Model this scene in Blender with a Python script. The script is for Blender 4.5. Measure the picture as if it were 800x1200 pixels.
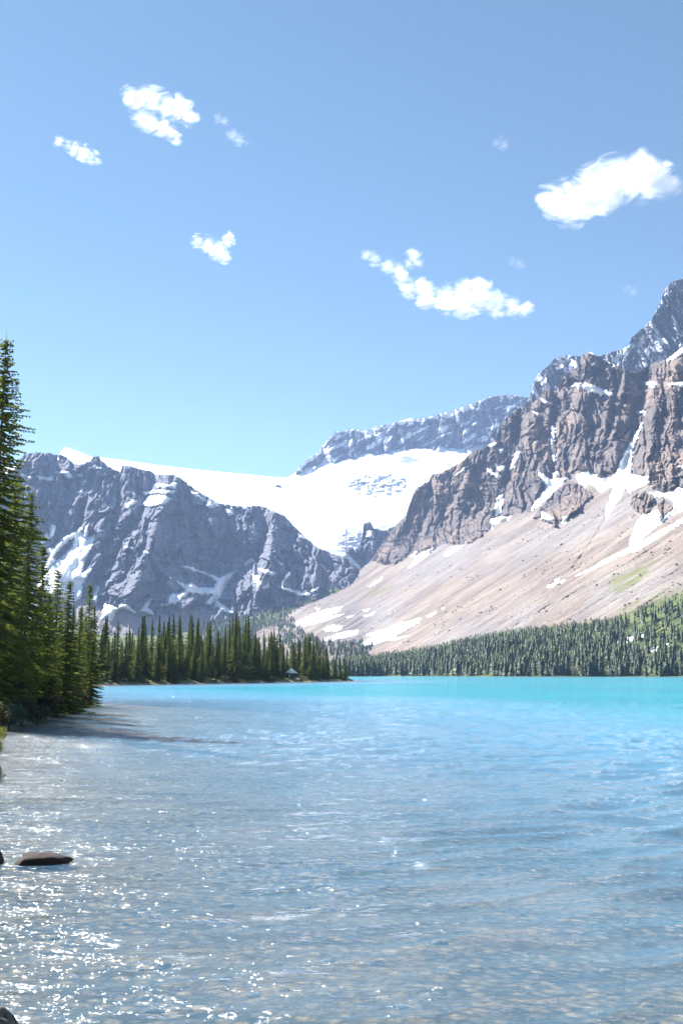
import bpy, bmesh, math, random
import numpy as np
from mathutils import Vector

random.seed(7); rng = np.random.default_rng(7)
for o in list(bpy.data.objects): bpy.data.objects.remove(o)
S = bpy.context.scene
COL = S.collection

# ------------------------------------------------------------------ camera, sky, sun, exposure
CAM_H = 1.9; PITCH = math.atan(190 / 1200); F = 1200.0
cam = bpy.data.objects.new('camera', bpy.data.cameras.new('camera')); COL.objects.link(cam)
cam.location = (0, 0, CAM_H); cam.rotation_euler = (math.pi / 2 + PITCH, 0, 0)
cam.data.sensor_fit = 'VERTICAL'; cam.data.sensor_height = 36; cam.data.lens = 36
cam.data.clip_start = 0.1; cam.data.clip_end = 40000
S.camera = cam
SUN_AZ, SUN_EL = math.radians(-45), math.radians(45)
W = bpy.data.worlds.new('World'); S.world = W; W.use_nodes = True
wn = W.node_tree
sky = wn.nodes.new('ShaderNodeTexSky'); sky.sky_type = 'NISHITA'; sky.sun_disc = False
sky.sun_elevation = SUN_EL; sky.sun_rotation = SUN_AZ
sky.altitude = 1900; sky.air_density = 1.0; sky.dust_density = 0.2; sky.ozone_density = 0.0
bg = wn.nodes['Background']; bg.inputs[1].default_value = 0.05
wb = wn.nodes.new('ShaderNodeMix'); wb.data_type = 'RGBA'; wb.blend_type = 'MULTIPLY'; wb.inputs[0].default_value = 1.0
wb.inputs[7].default_value = (0.80, 1.0, 0.98, 1)          # white balance of the sky as a whole
wn.links.new(sky.outputs[0], wb.inputs[6]); wn.links.new(wb.outputs[2], bg.inputs[0])
sl = bpy.data.lights.new('sun', 'SUN'); sun = bpy.data.objects.new('sun', sl); COL.objects.link(sun)
sl.energy = 5.0; sl.angle = math.radians(0.53); sl.color = (1.0, 0.96, 0.91)
sdir = Vector((math.sin(SUN_AZ) * math.cos(SUN_EL), math.cos(SUN_AZ) * math.cos(SUN_EL), math.sin(SUN_EL)))
sun.rotation_euler = sdir.to_track_quat('Z', 'Y').to_euler(); sun.location = (0, 0, 60)
S.view_settings.view_transform = 'Standard'; S.view_settings.look = 'None'
S.view_settings.exposure = 1.62; S.view_settings.gamma = 1.0
S.render.engine = 'CYCLES'
cy = S.cycles
cy.max_bounces = 10; cy.diffuse_bounces = 3; cy.glossy_bounces = 3; cy.transparent_max_bounces = 12
cy.volume_bounces = 8; cy.use_denoising = True; cy.caustics_reflective = False; cy.caustics_refractive = False
cy.sample_clamp_indirect = 6
cy.volume_step_rate = 0.5

# ------------------------------------------------------------------ numeric helpers
def _h(ix, iy, seed):
    n = (ix.astype(np.int64) * 374761393 + iy.astype(np.int64) * 668265263 + seed * 1442695041) & 0x7fffffff
    n = ((n ^ (n >> 13)) * 1274126177) & 0x7fffffff
    n = ((n ^ (n >> 16)) * 2246822519) & 0x7fffffff
    return (n ^ (n >> 15)) & 0xffff
def noise2(x, y, seed=0):
    x = np.asarray(x, float); y = np.asarray(y, float)
    x, y = np.broadcast_arrays(x, y)
    ix = np.floor(x); iy = np.floor(y); fx = x - ix; fy = y - iy
    u = fx * fx * fx * (fx * (fx * 6 - 15) + 10); v = fy * fy * fy * (fy * (fy * 6 - 15) + 10)
    def g(dx, dy):
        a = _h(ix + dx, iy + dy, seed) * (2 * math.pi / 65536)
        return np.cos(a) * (fx - dx) + np.sin(a) * (fy - dy)
    n0 = g(0, 0) * (1 - u) + g(1, 0) * u
    n1 = g(0, 1) * (1 - u) + g(1, 1) * u
    return (n0 * (1 - v) + n1 * v) * 1.5
def fbm(x, y, o=4, seed=0, g=0.5):
    s = 0; a = 1.0; t = 0
    for k in range(o):
        s = s + a * noise2(x, y, seed + k * 17); t += a; a *= g; x = x * 2.03; y = y * 2.03
    return s / t
def ridged(x, y, o=3, seed=0, g=0.5):
    s = 0; a = 1.0; t = 0
    for k in range(o):
        s = s + a * (1 - 2 * np.abs(noise2(x, y, seed + k * 31))); t += a; a *= g; x = x * 2.1; y = y * 2.1
    return s / t
def sstep(a, b, x):
    t = np.clip((x - a) / (b - a), 0, 1); return t * t * (3 - 2 * t)
def rays(x, y):          # photo pixel -> direction with unit horizontal length, and its rise
    u = (np.asarray(x, float) - 400) / F; v = (600 - np.asarray(y, float)) / F
    dx = u; dy = math.cos(PITCH) - v * math.sin(PITCH); dz = math.sin(PITCH) + v * math.cos(PITCH)
    h = np.sqrt(dx * dx + dy * dy)
    return dx / h, dy / h, dz / h
def at(x, y, R):
    a, b, c = rays(x, y); return np.stack([a * R, b * R, c * R + CAM_H], -1)
def project(P):
    x, y, z = P[..., 0], P[..., 1], P[..., 2] - CAM_H
    f = y * math.cos(PITCH) + z * math.sin(PITCH); v = -y * math.sin(PITCH) + z * math.cos(PITCH)
    return 400 + F * x / f, 600 - F * v / f
def line(pts):
    p = np.array(pts, float); return lambda x: np.interp(x, p[:, 0], p[:, 1])
def tile(ox, oy, s, pts): return [(ox + a / s, oy + b / s) for a, b in pts]
def tps(ctrl):
    c = np.array(ctrl, float); p = c[:, :2] / 100; v = np.log(c[:, 2]); n = len(p)
    def k(r2): return np.where(r2 > 1e-12, r2 * np.log(r2 + 1e-12), 0)
    d2 = ((p[:, None] - p[None]) ** 2).sum(-1)
    A = np.zeros((n + 3, n + 3)); A[:n, :n] = k(d2) + np.eye(n) * 0.02
    A[:n, n] = 1; A[:n, n + 1:] = p; A[n, :n] = 1; A[n + 1:, :n] = p.T
    w = np.linalg.solve(A, np.r_[v, 0, 0, 0])
    def f(x, y):
        x = np.asarray(x, float) / 100; y = np.asarray(y, float) / 100
        r = w[n] + w[n + 1] * x + w[n + 2] * y
        for i in range(n): r = r + w[i] * k((x - p[i, 0]) ** 2 + (y - p[i, 1]) ** 2)
        return np.exp(r)
    return f
def seg_dist(X, Y, pts, closed=False):
    d = np.full(X.shape, 1e9); n = len(pts)
    for i in range(n if closed else n - 1):
        ax, ay = pts[i]; bx, by = pts[(i + 1) % n]
        ex, ey = bx - ax, by - ay; L = ex * ex + ey * ey + 1e-9
        t = np.clip(((X - ax) * ex + (Y - ay) * ey) / L, 0, 1)
        d = np.minimum(d, np.hypot(X - ax - t * ex, Y - ay - t * ey))
    return d
def sdf(X, Y, pts):       # positive inside
    ins = np.zeros(X.shape, bool); n = len(pts)
    for i in range(n):
        ax, ay = pts[i]; bx, by = pts[(i + 1) % n]
        if ay == by: continue
        c = (ay > Y) != (by > Y)
        ins ^= c & (X < (bx - ax) * (Y - ay) / (by - ay) + ax)
    d = seg_dist(X, Y, pts, True)
    return np.where(ins, d, -d)

# ------------------------------------------------------------------ object helpers
def mesh_np(name, V, Fq, mat, smooth=True, attrs=None, uv=None):
    V = np.ascontiguousarray(V, dtype=np.float32).reshape(-1, 3); Fq = np.asarray(Fq, dtype=np.int32)
    m = bpy.data.meshes.new(name); n, k = Fq.shape
    m.vertices.add(len(V)); m.vertices.foreach_set('co', V.ravel())
    m.loops.add(n * k); m.loops.foreach_set('vertex_index', Fq.ravel())
    m.polygons.add(n); m.polygons.foreach_set('loop_start', np.arange(0, n * k, k, dtype=np.int32))
    if smooth: m.polygons.foreach_set('use_smooth', np.ones(n, bool))
    for a, val in (attrs or {}).items():
        at_ = m.attributes.new(a, 'FLOAT', 'POINT'); at_.data.foreach_set('value', np.ascontiguousarray(val, dtype=np.float32).ravel())
    if uv is not None:
        l = m.uv_layers.new(name='flow'); u = np.asarray(uv, np.float32).reshape(-1, 2)[Fq.ravel()]
        l.data.foreach_set('uv', u.ravel())
    m.update(calc_edges=True); m.validate()
    m.materials.append(mat)
    return m
def obj(name, mesh, parent=None, loc=None):
    o = bpy.data.objects.new(name, mesh); COL.objects.link(o)
    if parent: o.parent = parent
    if loc is not None: o.location = loc
    return o
def empty(name, loc=(0, 0, 0), rz=0, sc=1):
    o = obj(name, None); o.location = loc; o.rotation_euler = (0, 0, rz); o.scale = (sc, sc, sc) if not hasattr(sc, '__len__') else sc
    return o
def tag(o, label, cat, group=None):
    o['label'] = label; o['category'] = cat
    if group: o['group'] = group
    return o
def struct(o, label=None):
    o['kind'] = 'structure'
    if label: o['label'] = label
    return o
def stuff(o, label=None, cat=None):
    o['kind'] = 'stuff'
    if label: o['label'] = label
    if cat: o['category'] = cat
    return o
def grid_faces(nr, nc, keep=None):
    i = np.arange(nr * nc).reshape(nr, nc)
    f = np.stack([i[:-1, :-1], i[:-1, 1:], i[1:, 1:], i[1:, :-1]], -1).reshape(-1, 4)
    return f if keep is None else f[keep.ravel()]
def compact(V, Fq, *extra):
    u, inv = np.unique(Fq.ravel(), return_inverse=True)
    return (V.reshape(-1, 3)[u], inv.reshape(Fq.shape)) + tuple(e.reshape(-1, *e.shape[V.ndim - 1:])[u] if e.ndim >= V.ndim - 1 else e for e in extra)

# ------------------------------------------------------------------ materials
class Mat:
    def __init__(s, name):
        s.m = bpy.data.materials.new(name); s.m.use_nodes = True; s.t = s.m.node_tree; s.t.nodes.clear()
        s.out = s.t.nodes.new('ShaderNodeOutputMaterial')
    def n(s, kind, ins=None, **props):
        nd = s.t.nodes.new('ShaderNode' + kind)
        for k, v in props.items(): setattr(nd, k, v)
        for k, v in (ins or {}).items(): s.set(nd.inputs[k], v)
        return nd
    def set(s, sock, v):
        if hasattr(v, 'outputs'): v = v.outputs[0]
        if isinstance(v, bpy.types.NodeSocket): s.t.links.new(v, sock)
        else:
            if hasattr(v, '__len__') and len(v) == 3 and sock.type == 'RGBA': v = (*v, 1)
            sock.default_value = v
    def mix(s, f, a, b, mode='MIX'):
        nd = s.t.nodes.new('ShaderNodeMix'); nd.data_type = 'RGBA'; nd.blend_type = mode
        s.set(nd.inputs[0], f); s.set(nd.inputs[6], a); s.set(nd.inputs[7], b); return nd.outputs[2]
    def math(s, op, a, b=0.0, c=None, clamp=False):
        nd = s.n('Math', {0: a, 1: b}, operation=op, use_clamp=clamp)
        if c is not None: s.set(nd.inputs[2], c)
        return nd.outputs[0]
    def vmath(s, op, a, b): return s.n('VectorMath', {0: a, 1: b}, operation=op).outputs[0]
    def ramp(s, f, lo, hi):
        nd = s.n('MapRange', {0: f, 1: lo, 2: hi, 3: 0.0, 4: 1.0}, interpolation_type='SMOOTHSTEP'); return nd.outputs[0]
    def noise(s, vec, scale, detail=4, rough=0.55, dist=0.0):
        return s.n('TexNoise', {'Vector': vec, 'Scale': scale, 'Detail': detail, 'Roughness': rough, 'Distortion': dist}).outputs[0]
    def attr(s, name): return s.n('Attribute', attribute_name=name).outputs['Fac']
    def pos(s): return s.n('NewGeometry').outputs['Position']
    def objc(s): return s.n('TexCoord').outputs['Object']
    def uv(s): return s.n('UVMap', uv_map='flow').outputs[0]
    def scale(s, vec, v): return s.vmath('MULTIPLY', vec, v)
    def surf(s, sh): s.set(s.out.inputs[0], sh); return s.m
    def pbr(s, col, rough=0.8, bump=None, spec=0.3, **kw):
        ins = {'Base Color': col, 'Roughness': rough, 'Specular IOR Level': spec}; ins.update(kw)
        if bump is not None: ins['Normal'] = bump
        return s.n('BsdfPrincipled', ins)
    def bump(s, h, strength=0.5, dist=1.0): return s.n('Bump', {'Height': h, 'Strength': strength, 'Distance': dist}).outputs[0]

def rock_mat(name, c1, c2, c3, patch=0.5):
    M = Mat(name); p = M.pos()
    big = M.noise(p, 0.006, 5); mid = M.noise(p, 0.03, 6, 0.65); fine = M.noise(p, 0.12, 4, 0.7)
    z = M.n('SeparateXYZ', {0: p}).outputs[2]
    strata = M.noise(M.n('CombineXYZ', {0: M.math('MULTIPLY', big, 2.0), 1: 0.0, 2: M.math('MULTIPLY', z, 0.045)}).outputs[0], 1.0, 6, 0.7)
    c = M.mix(M.ramp(mid, 0.38, 0.64), c1, c2)
    c = M.mix(M.math('MULTIPLY', M.ramp(big, 0.45, 0.62), patch), c, c3)
    c = M.mix(M.math('MULTIPLY', M.ramp(strata, 0.42, 0.66), 0.55), c, tuple(v * 0.62 for v in c1))
    c = M.mix(M.math('MULTIPLY', M.ramp(fine, 0.4, 0.7), 0.35), c, tuple(min(1, v * 1.5) for v in c2))
    c = M.mix(M.attr('talus'), c, (0.30, 0.265, 0.275))
    b = M.bump(M.math('ADD', mid, M.math('MULTIPLY', fine, 0.5)), 0.9, 9.0)
    return M.surf(M.pbr(c, 0.9, b, 0.15))
MAT_ROCK_R = rock_mat('brown_limestone', (0.105, 0.09, 0.093), (0.205, 0.168, 0.152), (0.32, 0.235, 0.18), 0.75)
MAT_ROCK_L = rock_mat('haze_tinted_limestone', (0.14, 0.15, 0.20), (0.23, 0.24, 0.30), (0.28, 0.275, 0.30), 0.5)  # grey limestone with the blue of distant haze put into its colours

def snow_mat():
    M = Mat('snow'); p = M.pos()
    n = M.noise(p, 0.03, 5, 0.6)
    c = M.mix(n, (0.80, 0.83, 0.87), (0.90, 0.91, 0.92))
    return M.surf(M.pbr(c, 0.6, M.bump(M.noise(p, 0.08, 4), 0.3, 3.0), 0.2))
MAT_SNOW = snow_mat()

def scree_mat():
    M = Mat('scree'); p = M.pos(); uv = M.uv()
    st = M.noise(M.scale(uv, (14.0, 0.9, 1)), 1.0, 6, 0.65, 0.3)
    st2 = M.noise(M.scale(uv, (45.0, 2.5, 1)), 1.0, 5, 0.7, 0.3)
    big = M.noise(M.scale(uv, (2.2, 0.7, 1)), 1.0, 4)
    c = M.mix(M.ramp(st, 0.35, 0.65), (0.175, 0.142, 0.122), (0.315, 0.255, 0.21))
    c = M.mix(M.ramp(big, 0.42, 0.62), c, M.mix(M.ramp(st, 0.3, 0.7), (0.21, 0.19, 0.185), (0.31, 0.275, 0.255)))
    c = M.mix(M.math('MULTIPLY', M.ramp(st2, 0.45, 0.7), 0.6), c, (0.13, 0.11, 0.105))
    sp = M.noise(p, 0.25, 3, 0.7)
    c = M.mix(M.math('MULTIPLY', M.ramp(sp, 0.56, 0.68), 0.6), c, (0.09, 0.075, 0.07))
    g = M.math('MULTIPLY', M.attr('green'), M.ramp(M.noise(M.scale(uv, (20.0, 2.0, 1)), 1.0, 5, 0.7), 0.35, 0.6))
    c = M.mix(g, c, M.mix(M.noise(p, 0.05, 4), (0.11, 0.14, 0.05), (0.22, 0.21, 0.10)))
    f = M.attr('meadow')
    c = M.mix(f, c, M.mix(M.ramp(M.noise(p, 0.03, 5, 0.65), 0.35, 0.65), (0.05, 0.075, 0.03), (0.15, 0.18, 0.07)))
    b = M.bump(M.math('ADD', M.math('MULTIPLY', st2, 1.0), M.math('MULTIPLY', sp, 0.6)), 0.9, 5.0)
    return M.surf(M.pbr(c, 0.95, b, 0.1))
MAT_SCREE = scree_mat()

def foliage_mat(name, dark, light, trans=0.25, sc=0.6):
    M = Mat(name); p = M.objc(); oi = M.n('ObjectInfo').outputs['Random']
    n = M.noise(p, sc, 4, 0.65)
    c = M.mix(M.ramp(n, 0.35, 0.68), dark, light)
    c = M.mix(M.math('MULTIPLY', oi, 0.6), c, tuple(v * 0.6 for v in dark))
    d = M.pbr(c, 0.6, None, 0.25); t = M.n('BsdfTranslucent', {'Color': M.mix(0.5, c, light)})
    return M.surf(M.n('MixShader', {0: trans, 1: d, 2: t}))
MAT_SPRUCE = foliage_mat('spruce_needles', (0.07, 0.115, 0.04), (0.30, 0.34, 0.065), 0.5, 1.2)
MAT_SPRUCE_M = foliage_mat('spruce_needles_far', (0.075, 0.115, 0.042), (0.25, 0.285, 0.075), 0.45, 0.5)
MAT_FOREST = foliage_mat('forest_needles', (0.04, 0.072, 0.03), (0.115, 0.16, 0.055), 0.3, 0.06)
MAT_WILLOW = foliage_mat('willow_leaves', (0.045, 0.085, 0.055), (0.09, 0.14, 0.085), 0.3, 2.0)
MAT_LIME = foliage_mat('lime_leaves', (0.16, 0.20, 0.03), (0.34, 0.34, 0.06), 0.4, 3.0)
MAT_BRUSH = foliage_mat('brush_leaves', (0.04, 0.045, 0.02), (0.10, 0.075, 0.035), 0.25, 2.0)
MAT_BUSH = foliage_mat('pale_bush_leaves', (0.10, 0.13, 0.04), (0.20, 0.22, 0.08), 0.3, 1.0)

def bark_mat():
    M = Mat('bark'); p = M.objc()
    n = M.noise(M.scale(p, (6, 6, 1.2)), 1.5, 5, 0.7)
    return M.surf(M.pbr(M.mix(n, (0.05, 0.04, 0.035), (0.17, 0.14, 0.12)), 0.9, M.bump(n, 0.6, 0.03), 0.1))
MAT_BARK = bark_mat()

def soil_mat():
    M = Mat('shore_ground'); p = M.pos(); z = M.n('SeparateXYZ', {0: p}).outputs[2]
    n = M.noise(p, 0.4, 6, 0.7); n2 = M.noise(p, 2.5, 4, 0.7)
    g = M.mix(M.ramp(n, 0.38, 0.62), (0.13, 0.15, 0.05), (0.24, 0.22, 0.10))
    g = M.mix(M.ramp(n2, 0.45, 0.7), g, (0.07, 0.075, 0.03))
    st = M.mix(n2, (0.14, 0.12, 0.10), (0.36, 0.32, 0.27))
    c = M.mix(M.ramp(M.math('ADD', z, M.math('MULTIPLY', n, 0.4)), 0.38, 0.6), st, g)
    return M.surf(M.pbr(c, 0.95, M.bump(n2, 0.6, 0.1), 0.15))
MAT_SOIL = soil_mat()

def bed_mat():
    M = Mat('lake_bed_pebbles'); p = M.pos()
    v = M.n('TexVoronoi', {'Vector': p, 'Scale': 9.0, 'Randomness': 1.0})
    v2 = M.n('TexVoronoi', {'Vector': p, 'Scale': 22.0})
    tone = M.noise(M.scale(v.outputs['Position'], (7.1, 7.1, 7.1)), 3.0, 1)
    c = M.mix(M.ramp(tone, 0.3, 0.7), (0.17, 0.115, 0.05), (0.40, 0.29, 0.145))
    c = M.mix(M.ramp(v.outputs['Distance'], 0.25, 0.6), c, (0.08, 0.058, 0.028))
    silt = M.noise(p, 0.5, 5, 0.6)
    c = M.mix(M.math('MULTIPLY', M.ramp(silt, 0.4, 0.62), 0.65), c, (0.25, 0.185, 0.10))
    h = M.math('ADD', M.math('MULTIPLY', v.outputs['Distance'], -1.0), M.math('MULTIPLY', v2.outputs['Distance'], -0.4))
    return M.surf(M.pbr(c, 0.9, M.bump(h, 0.6, 0.04), 0.2))
MAT_BED = bed_mat()

def stone_mat(name, a, b, wet=0.5):
    M = Mat(name); p = M.objc(); r = M.n('ObjectInfo').outputs['Random']
    n = M.noise(p, 6.0, 6, 0.7); n2 = M.noise(p, 25.0, 3, 0.7)
    c = M.mix(M.ramp(n, 0.35, 0.65), a, b); c = M.mix(M.math('MULTIPLY', M.ramp(n2, 0.55, 0.75), 0.5), c, tuple(min(1, v * 2.2) for v in b))
    c = M.mix(M.math('MULTIPLY', r, 0.3), c, a)
    return M.surf(M.pbr(c, wet, M.bump(M.math('ADD', n, M.math('MULTIPLY', n2, 0.3)), 0.8, 0.03), 0.4))
MAT_DARKROCK = stone_mat('dark_wet_rock', (0.022, 0.015, 0.012), (0.06, 0.04, 0.033), 0.85)
MAT_GREYROCK = stone_mat('grey_rock', (0.06, 0.06, 0.05), (0.18, 0.17, 0.14), 0.7)
MAT_STONE = stone_mat('bed_stone', (0.13, 0.095, 0.05), (0.31, 0.24, 0.14), 0.7)
MAT_PALESTONE = stone_mat('pale_stone', (0.42, 0.40, 0.37), (0.60, 0.57, 0.53), 0.7)
MAT_BOULDER = stone_mat('scree_boulder', (0.07, 0.055, 0.05), (0.15, 0.12, 0.11), 0.9)

def water_mat():
    M = Mat('lake_water'); p = M.pos()
    w1 = M.noise(M.scale(p, (0.55, 1.5, 1)), 1.7, 3, 0.55, 0.5)
    w2 = M.noise(M.scale(p, (1.0, 2.2, 1)), 6.0, 3, 0.6, 0.3)
    w3 = M.noise(M.scale(p, (0.14, 0.40, 1)), 1.0, 3, 0.55, 0.4)
    w4 = M.noise(M.scale(p, (0.03, 0.10, 1)), 1.0, 3, 0.55, 0.4)
    h = M.math('ADD', M.math('ADD', M.math('MULTIPLY', w1, 0.18), M.math('MULTIPLY', w2, 0.055)), M.math('ADD', M.math('MULTIPLY', w3, 0.55), M.math('MULTIPLY', w4, 1.3)))
    nb = M.bump(h, 1.0, 1.0)
    fr = M.n('Fresnel', {'IOR': 1.5, 'Normal': nb})
    frc = M.math('MINIMUM', fr.outputs[0], 0.6)
    gl = M.n('MixShader', {0: 0.05, 1: M.n('BsdfGlossy', {'Color': (1, 1, 1), 'Roughness': 0.08, 'Normal': nb}), 2: M.n('BsdfGlossy', {'Color': (1, 1, 1), 'Roughness': 0.28, 'Normal': nb})})
    d = M.attr('depth')
    op = M.math('SUBTRACT', 1.0, M.math('EXPONENT', M.math('MULTIPLY', M.math('ADD', d, 0.15), -1.0)))
    silt = M.ramp(M.noise(M.scale(p, (0.012, 0.03, 1)), 1.0, 4, 0.6), 0.3, 0.7)
    body = M.n('BsdfDiffuse', {'Color': M.mix(M.ramp(d, 0.3, 4.0), (0.12, 0.30, 0.46), M.mix(silt, (0.018, 0.205, 0.28), (0.025, 0.25, 0.315)))})
    tr = M.n('BsdfTransparent', {'Color': (0.97, 0.97, 0.93)})
    under = M.n('MixShader', {0: op, 1: tr, 2: body})
    return M.surf(M.n('MixShader', {0: frc, 1: under, 2: gl}))
MAT_WATER = water_mat()
def plain(name, col, rough=0.7):
    M = Mat(name); p = M.objc(); n = M.noise(p, 3.0, 4, 0.6)
    return M.surf(M.pbr(M.mix(n, tuple(v * 0.75 for v in col), tuple(min(1, v * 1.15) for v in col)), rough, M.bump(n, 0.2, 0.02), 0.3))
MAT_ROOF = plain('pale_roof', (0.82, 0.81, 0.79)); MAT_LOG = plain('dark_logs', (0.07, 0.045, 0.03)); MAT_DECK = plain('weathered_deck', (0.45, 0.40, 0.34))
MAT_GLASS = plain('window_pane', (0.03, 0.035, 0.04), 0.15); MAT_FRAME = plain('window_frame', (0.5, 0.48, 0.45))

# ------------------------------------------------------------------ lake shore outline (metres, camera at the origin looking along +y)
SHORE = [(-2.2, -30), (-2.3, 3.0), (-2.75, 5.2), (-3.5, 7), (-4.4, 9.6), (-6.0, 14), (-8.6, 22), (-10.7, 30), (-11.6, 37), (-13, 46), (-15, 58), (-16.3, 64), (-17.6, 67),
         (-22, 67.5), (-30, 80), (-42, 105), (-54, 132), (-56, 152), (-50, 165), (-44, 173), (-33, 196), (-22, 221), (-10, 252), (-1, 276), (3.4, 287), (3.0, 291),
         (-12, 300), (-60, 320), (-160, 360), (-420, 380), (-420, -30)]
NEAR_SHORE = 2.2
def land_sd(x, y): return sdf(x, y, SHORE)
def bed_depth(x, y):
    s = -land_sd(x, y); s = np.minimum(s, np.maximum(y - NEAR_SHORE, -3))
    d = np.where(s > 0, 0.035 * s + 0.0016 * s * s + 0.006 * np.maximum(x, 0), 0.12 * s)
    return np.clip(d + 0.05 * noise2(x * 0.35, y * 0.35, 5) * sstep(0, 2, s), -0.6, 22)

# ------------------------------------------------------------------ ground, lake bed, water
xg, yg = np.meshgrid(np.linspace(-5400, 5400, 40), np.linspace(-1400, 6900, 40)); V = np.stack([xg, yg, 0 * xg - 28], -1); Fq = grid_faces(40, 40)
struct(obj('ground', mesh_np('ground', V, Fq, MAT_SOIL)), 'ground sheet under lake and mountains')

yp = np.r_[np.linspace(1290, 812, 330), 790 + 22 * np.exp(np.linspace(0, -2.6, 40))[1:]]
R_ = CAM_H * F / (yp - 790) * 1.0
xp = np.linspace(-420, 1220, 280)
gx, gy, _ = rays(xp, np.full_like(xp, 790.0))
X = gx[None] * R_[:, None]; Y = gy[None] * R_[:, None]
Z = -bed_depth(X, Y) + 0.012 * fbm(X * 3, Y * 3, 3, 3) * sstep(60, 20, Y)
struct(obj('lake_bed', mesh_np('lake_bed', np.stack([X, Y, Z], -1), grid_faces(*X.shape), MAT_BED)), 'pebbly brown lake bed under shallow water')

yp = np.r_[np.linspace(1300, 806, 560), 790 + 16 * np.exp(np.linspace(0, -2.45, 60))[1:]]
R_ = CAM_H * F / (yp - 790)
xp = np.linspace(-300, 1100, 620)
gx, gy, _ = rays(xp, np.full_like(xp, 790.0))
X = gx[None] * R_[:, None]; Y = gy[None] * R_[:, None]
ca, sa = math.cos(0.22), math.sin(0.22)
U_ = X * ca + Y * sa; V_ = -X * sa + Y * ca
wob = 0.35 * noise2(U_ * 0.25, V_ * 0.25, 90)
wv = 0.10 * ridged(U_ * 0.5, (V_ + wob) * 1.35, 1, 91) + 0.05 * noise2(U_ * 0.12, V_ * 0.35 + wob, 97) + 0.036 * fbm(U_ * 1.2, V_ * 3.2 + wob, 2, 92) + 0.011 * noise2(U_ * 3.2, V_ * 7.5, 94)
gust = 0.7 + 0.5 * noise2(X * 0.08, Y * 0.08, 96)
Z = (wv - wv.mean()) * gust * sstep(140, 40, Y) * 0.9 * np.clip(0.2 + 2.2 * np.maximum(bed_depth(X, Y), 0), 0, 1)
struct(obj('lake_water', mesh_np('lake_water', np.stack([X, Y, Z], -1), grid_faces(*X.shape), MAT_WATER, True, {'depth': np.maximum(bed_depth(X, Y), 0)})), 'rippled turquoise lake water')

# shore land
xs = np.arange(-200, 12, 0.8); ys = np.arange(-6, 345, 0.8)
X, Y = np.meshgrid(xs, ys)
sd = land_sd(X, Y) + 1.2 * noise2(X * 0.15, Y * 0.15, 8) * sstep(20, 60, Y)
Z = np.where(sd > 0, 1.3 * (1 - np.exp(-sd * 0.35)) + 0.02 * sd, 0.22 * sd) + 0.12 * fbm(X * 0.6, Y * 0.6, 3, 9)
Z = np.where(Y < 26, np.minimum(Z, 0.55), Z)
k = (sd[:-1, :-1] > -4)
Vv, Ff = compact(np.stack([X, Y, Z], -1), grid_faces(*X.shape, k))
struct(obj('shore', mesh_np('shore', Vv, Ff, MAT_SOIL)), 'wooded lake shore and low forested point')
def land_z(x, y):
    i = int(round((x + 200) / 0.8)); j = int(round((y + 6) / 0.8))
    if 0 <= i < len(xs) and 0 <= j < len(ys): return float(Z_land[j, i])
    return 0.0
Z_land = Z

# ------------------------------------------------------------------ mountains
def relief(x0, x1, top, bot, Rf, step=0.8, disp=None, jag=1.2, seed=1, back=(60, 55, 7), extra_cols=(), bottom_extra=0):
    x = np.r_[np.array([c for c in extra_cols if c < x0]), np.arange(x0, x1 + step / 2, step), np.array([c for c in extra_cols if c > x1])]
    ty = top(x) + jag * fbm(x / 5.0, x * 0 + seed, 3, seed) ; by = bot(x) + 0 * x
    nr = int(np.max(by - ty) / step) + 2
    t = np.linspace(0, 1, nr)[:, None]
    X = np.broadcast_to(x[None], (nr, len(x))).copy(); Y = by[None] + (ty - by)[None] * t
    R0 = Rf(X, Y); D = disp(X, Y, t * (by - ty)[None]) if disp else 0 * X
    return dict(X=X, Y=Y, R0=R0, D=D, R=R0 + D, P=at(X, Y, R0 + D), back=back)
def with_back(g):
    """adds the far side of the mountain: rows falling away behind the ridge"""
    P = g['P']; rb, zb, n = g['back']; rows = [P]
    d = P[-1, :, :2] / np.linalg.norm(P[-1, :, :2], axis=-1, keepdims=True)
    for k in range(1, n + 1):
        q = P[-1].copy(); q[:, :2] += d * rb * k * k * 0.5; q[:, 2] -= zb * k * k * 0.5 * (1 + 0.2 * np.sin(q[:, 0] / 90))
        rows.append(q[None])
    return np.concatenate(rows, 0)
def pad(a, n): return np.concatenate([a, np.repeat(a[-1:], n, 0)], 0)

def snow_patches(g, polys, parent, seed=3, rough=1.9, name='snow_patch', lift=1.8, smoothD=None):
    X, Y = g['X'], g['Y']
    for q, poly in enumerate(polys):
        p = np.array(poly); m_ = 4
        rr = np.where((Y > p[:, 1].min() - m_) & (Y < p[:, 1].max() + m_) & (X > p[:, 0].min() - m_) & (X < p[:, 0].max() + m_))
        if len(rr[0]) < 8: continue
        r0, r1, c0, c1 = rr[0].min(), rr[0].max() + 1, rr[1].min(), rr[1].max() + 1
        sx, sy = X[r0:r1, c0:c1], Y[r0:r1, c0:c1]
        m = sdf(sx, sy, poly) + rough * fbm(sx / 4.0, sy / 3.0, 3, seed + q) + 0.1
        w = sstep(-0.4, 1.6, m)
        sm = g['Dlow'][r0:r1, c0:c1]
        R = g['R0'][r0:r1, c0:c1] + g['D'][r0:r1, c0:c1] * (1 - w) + sm * w - np.clip(m, -2, 3) * lift
        fm = np.maximum.reduce([m[:-1, :-1], m[1:, :-1], m[1:, 1:], m[:-1, 1:]])
        keep = fm > -0.8
        if keep.sum() < 3: continue
        Vv, Ff = compact(at(sx, sy, R), grid_faces(*sx.shape, keep))
        obj(name, mesh_np(name, Vv, Ff, MAT_SNOW), parent)

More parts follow.
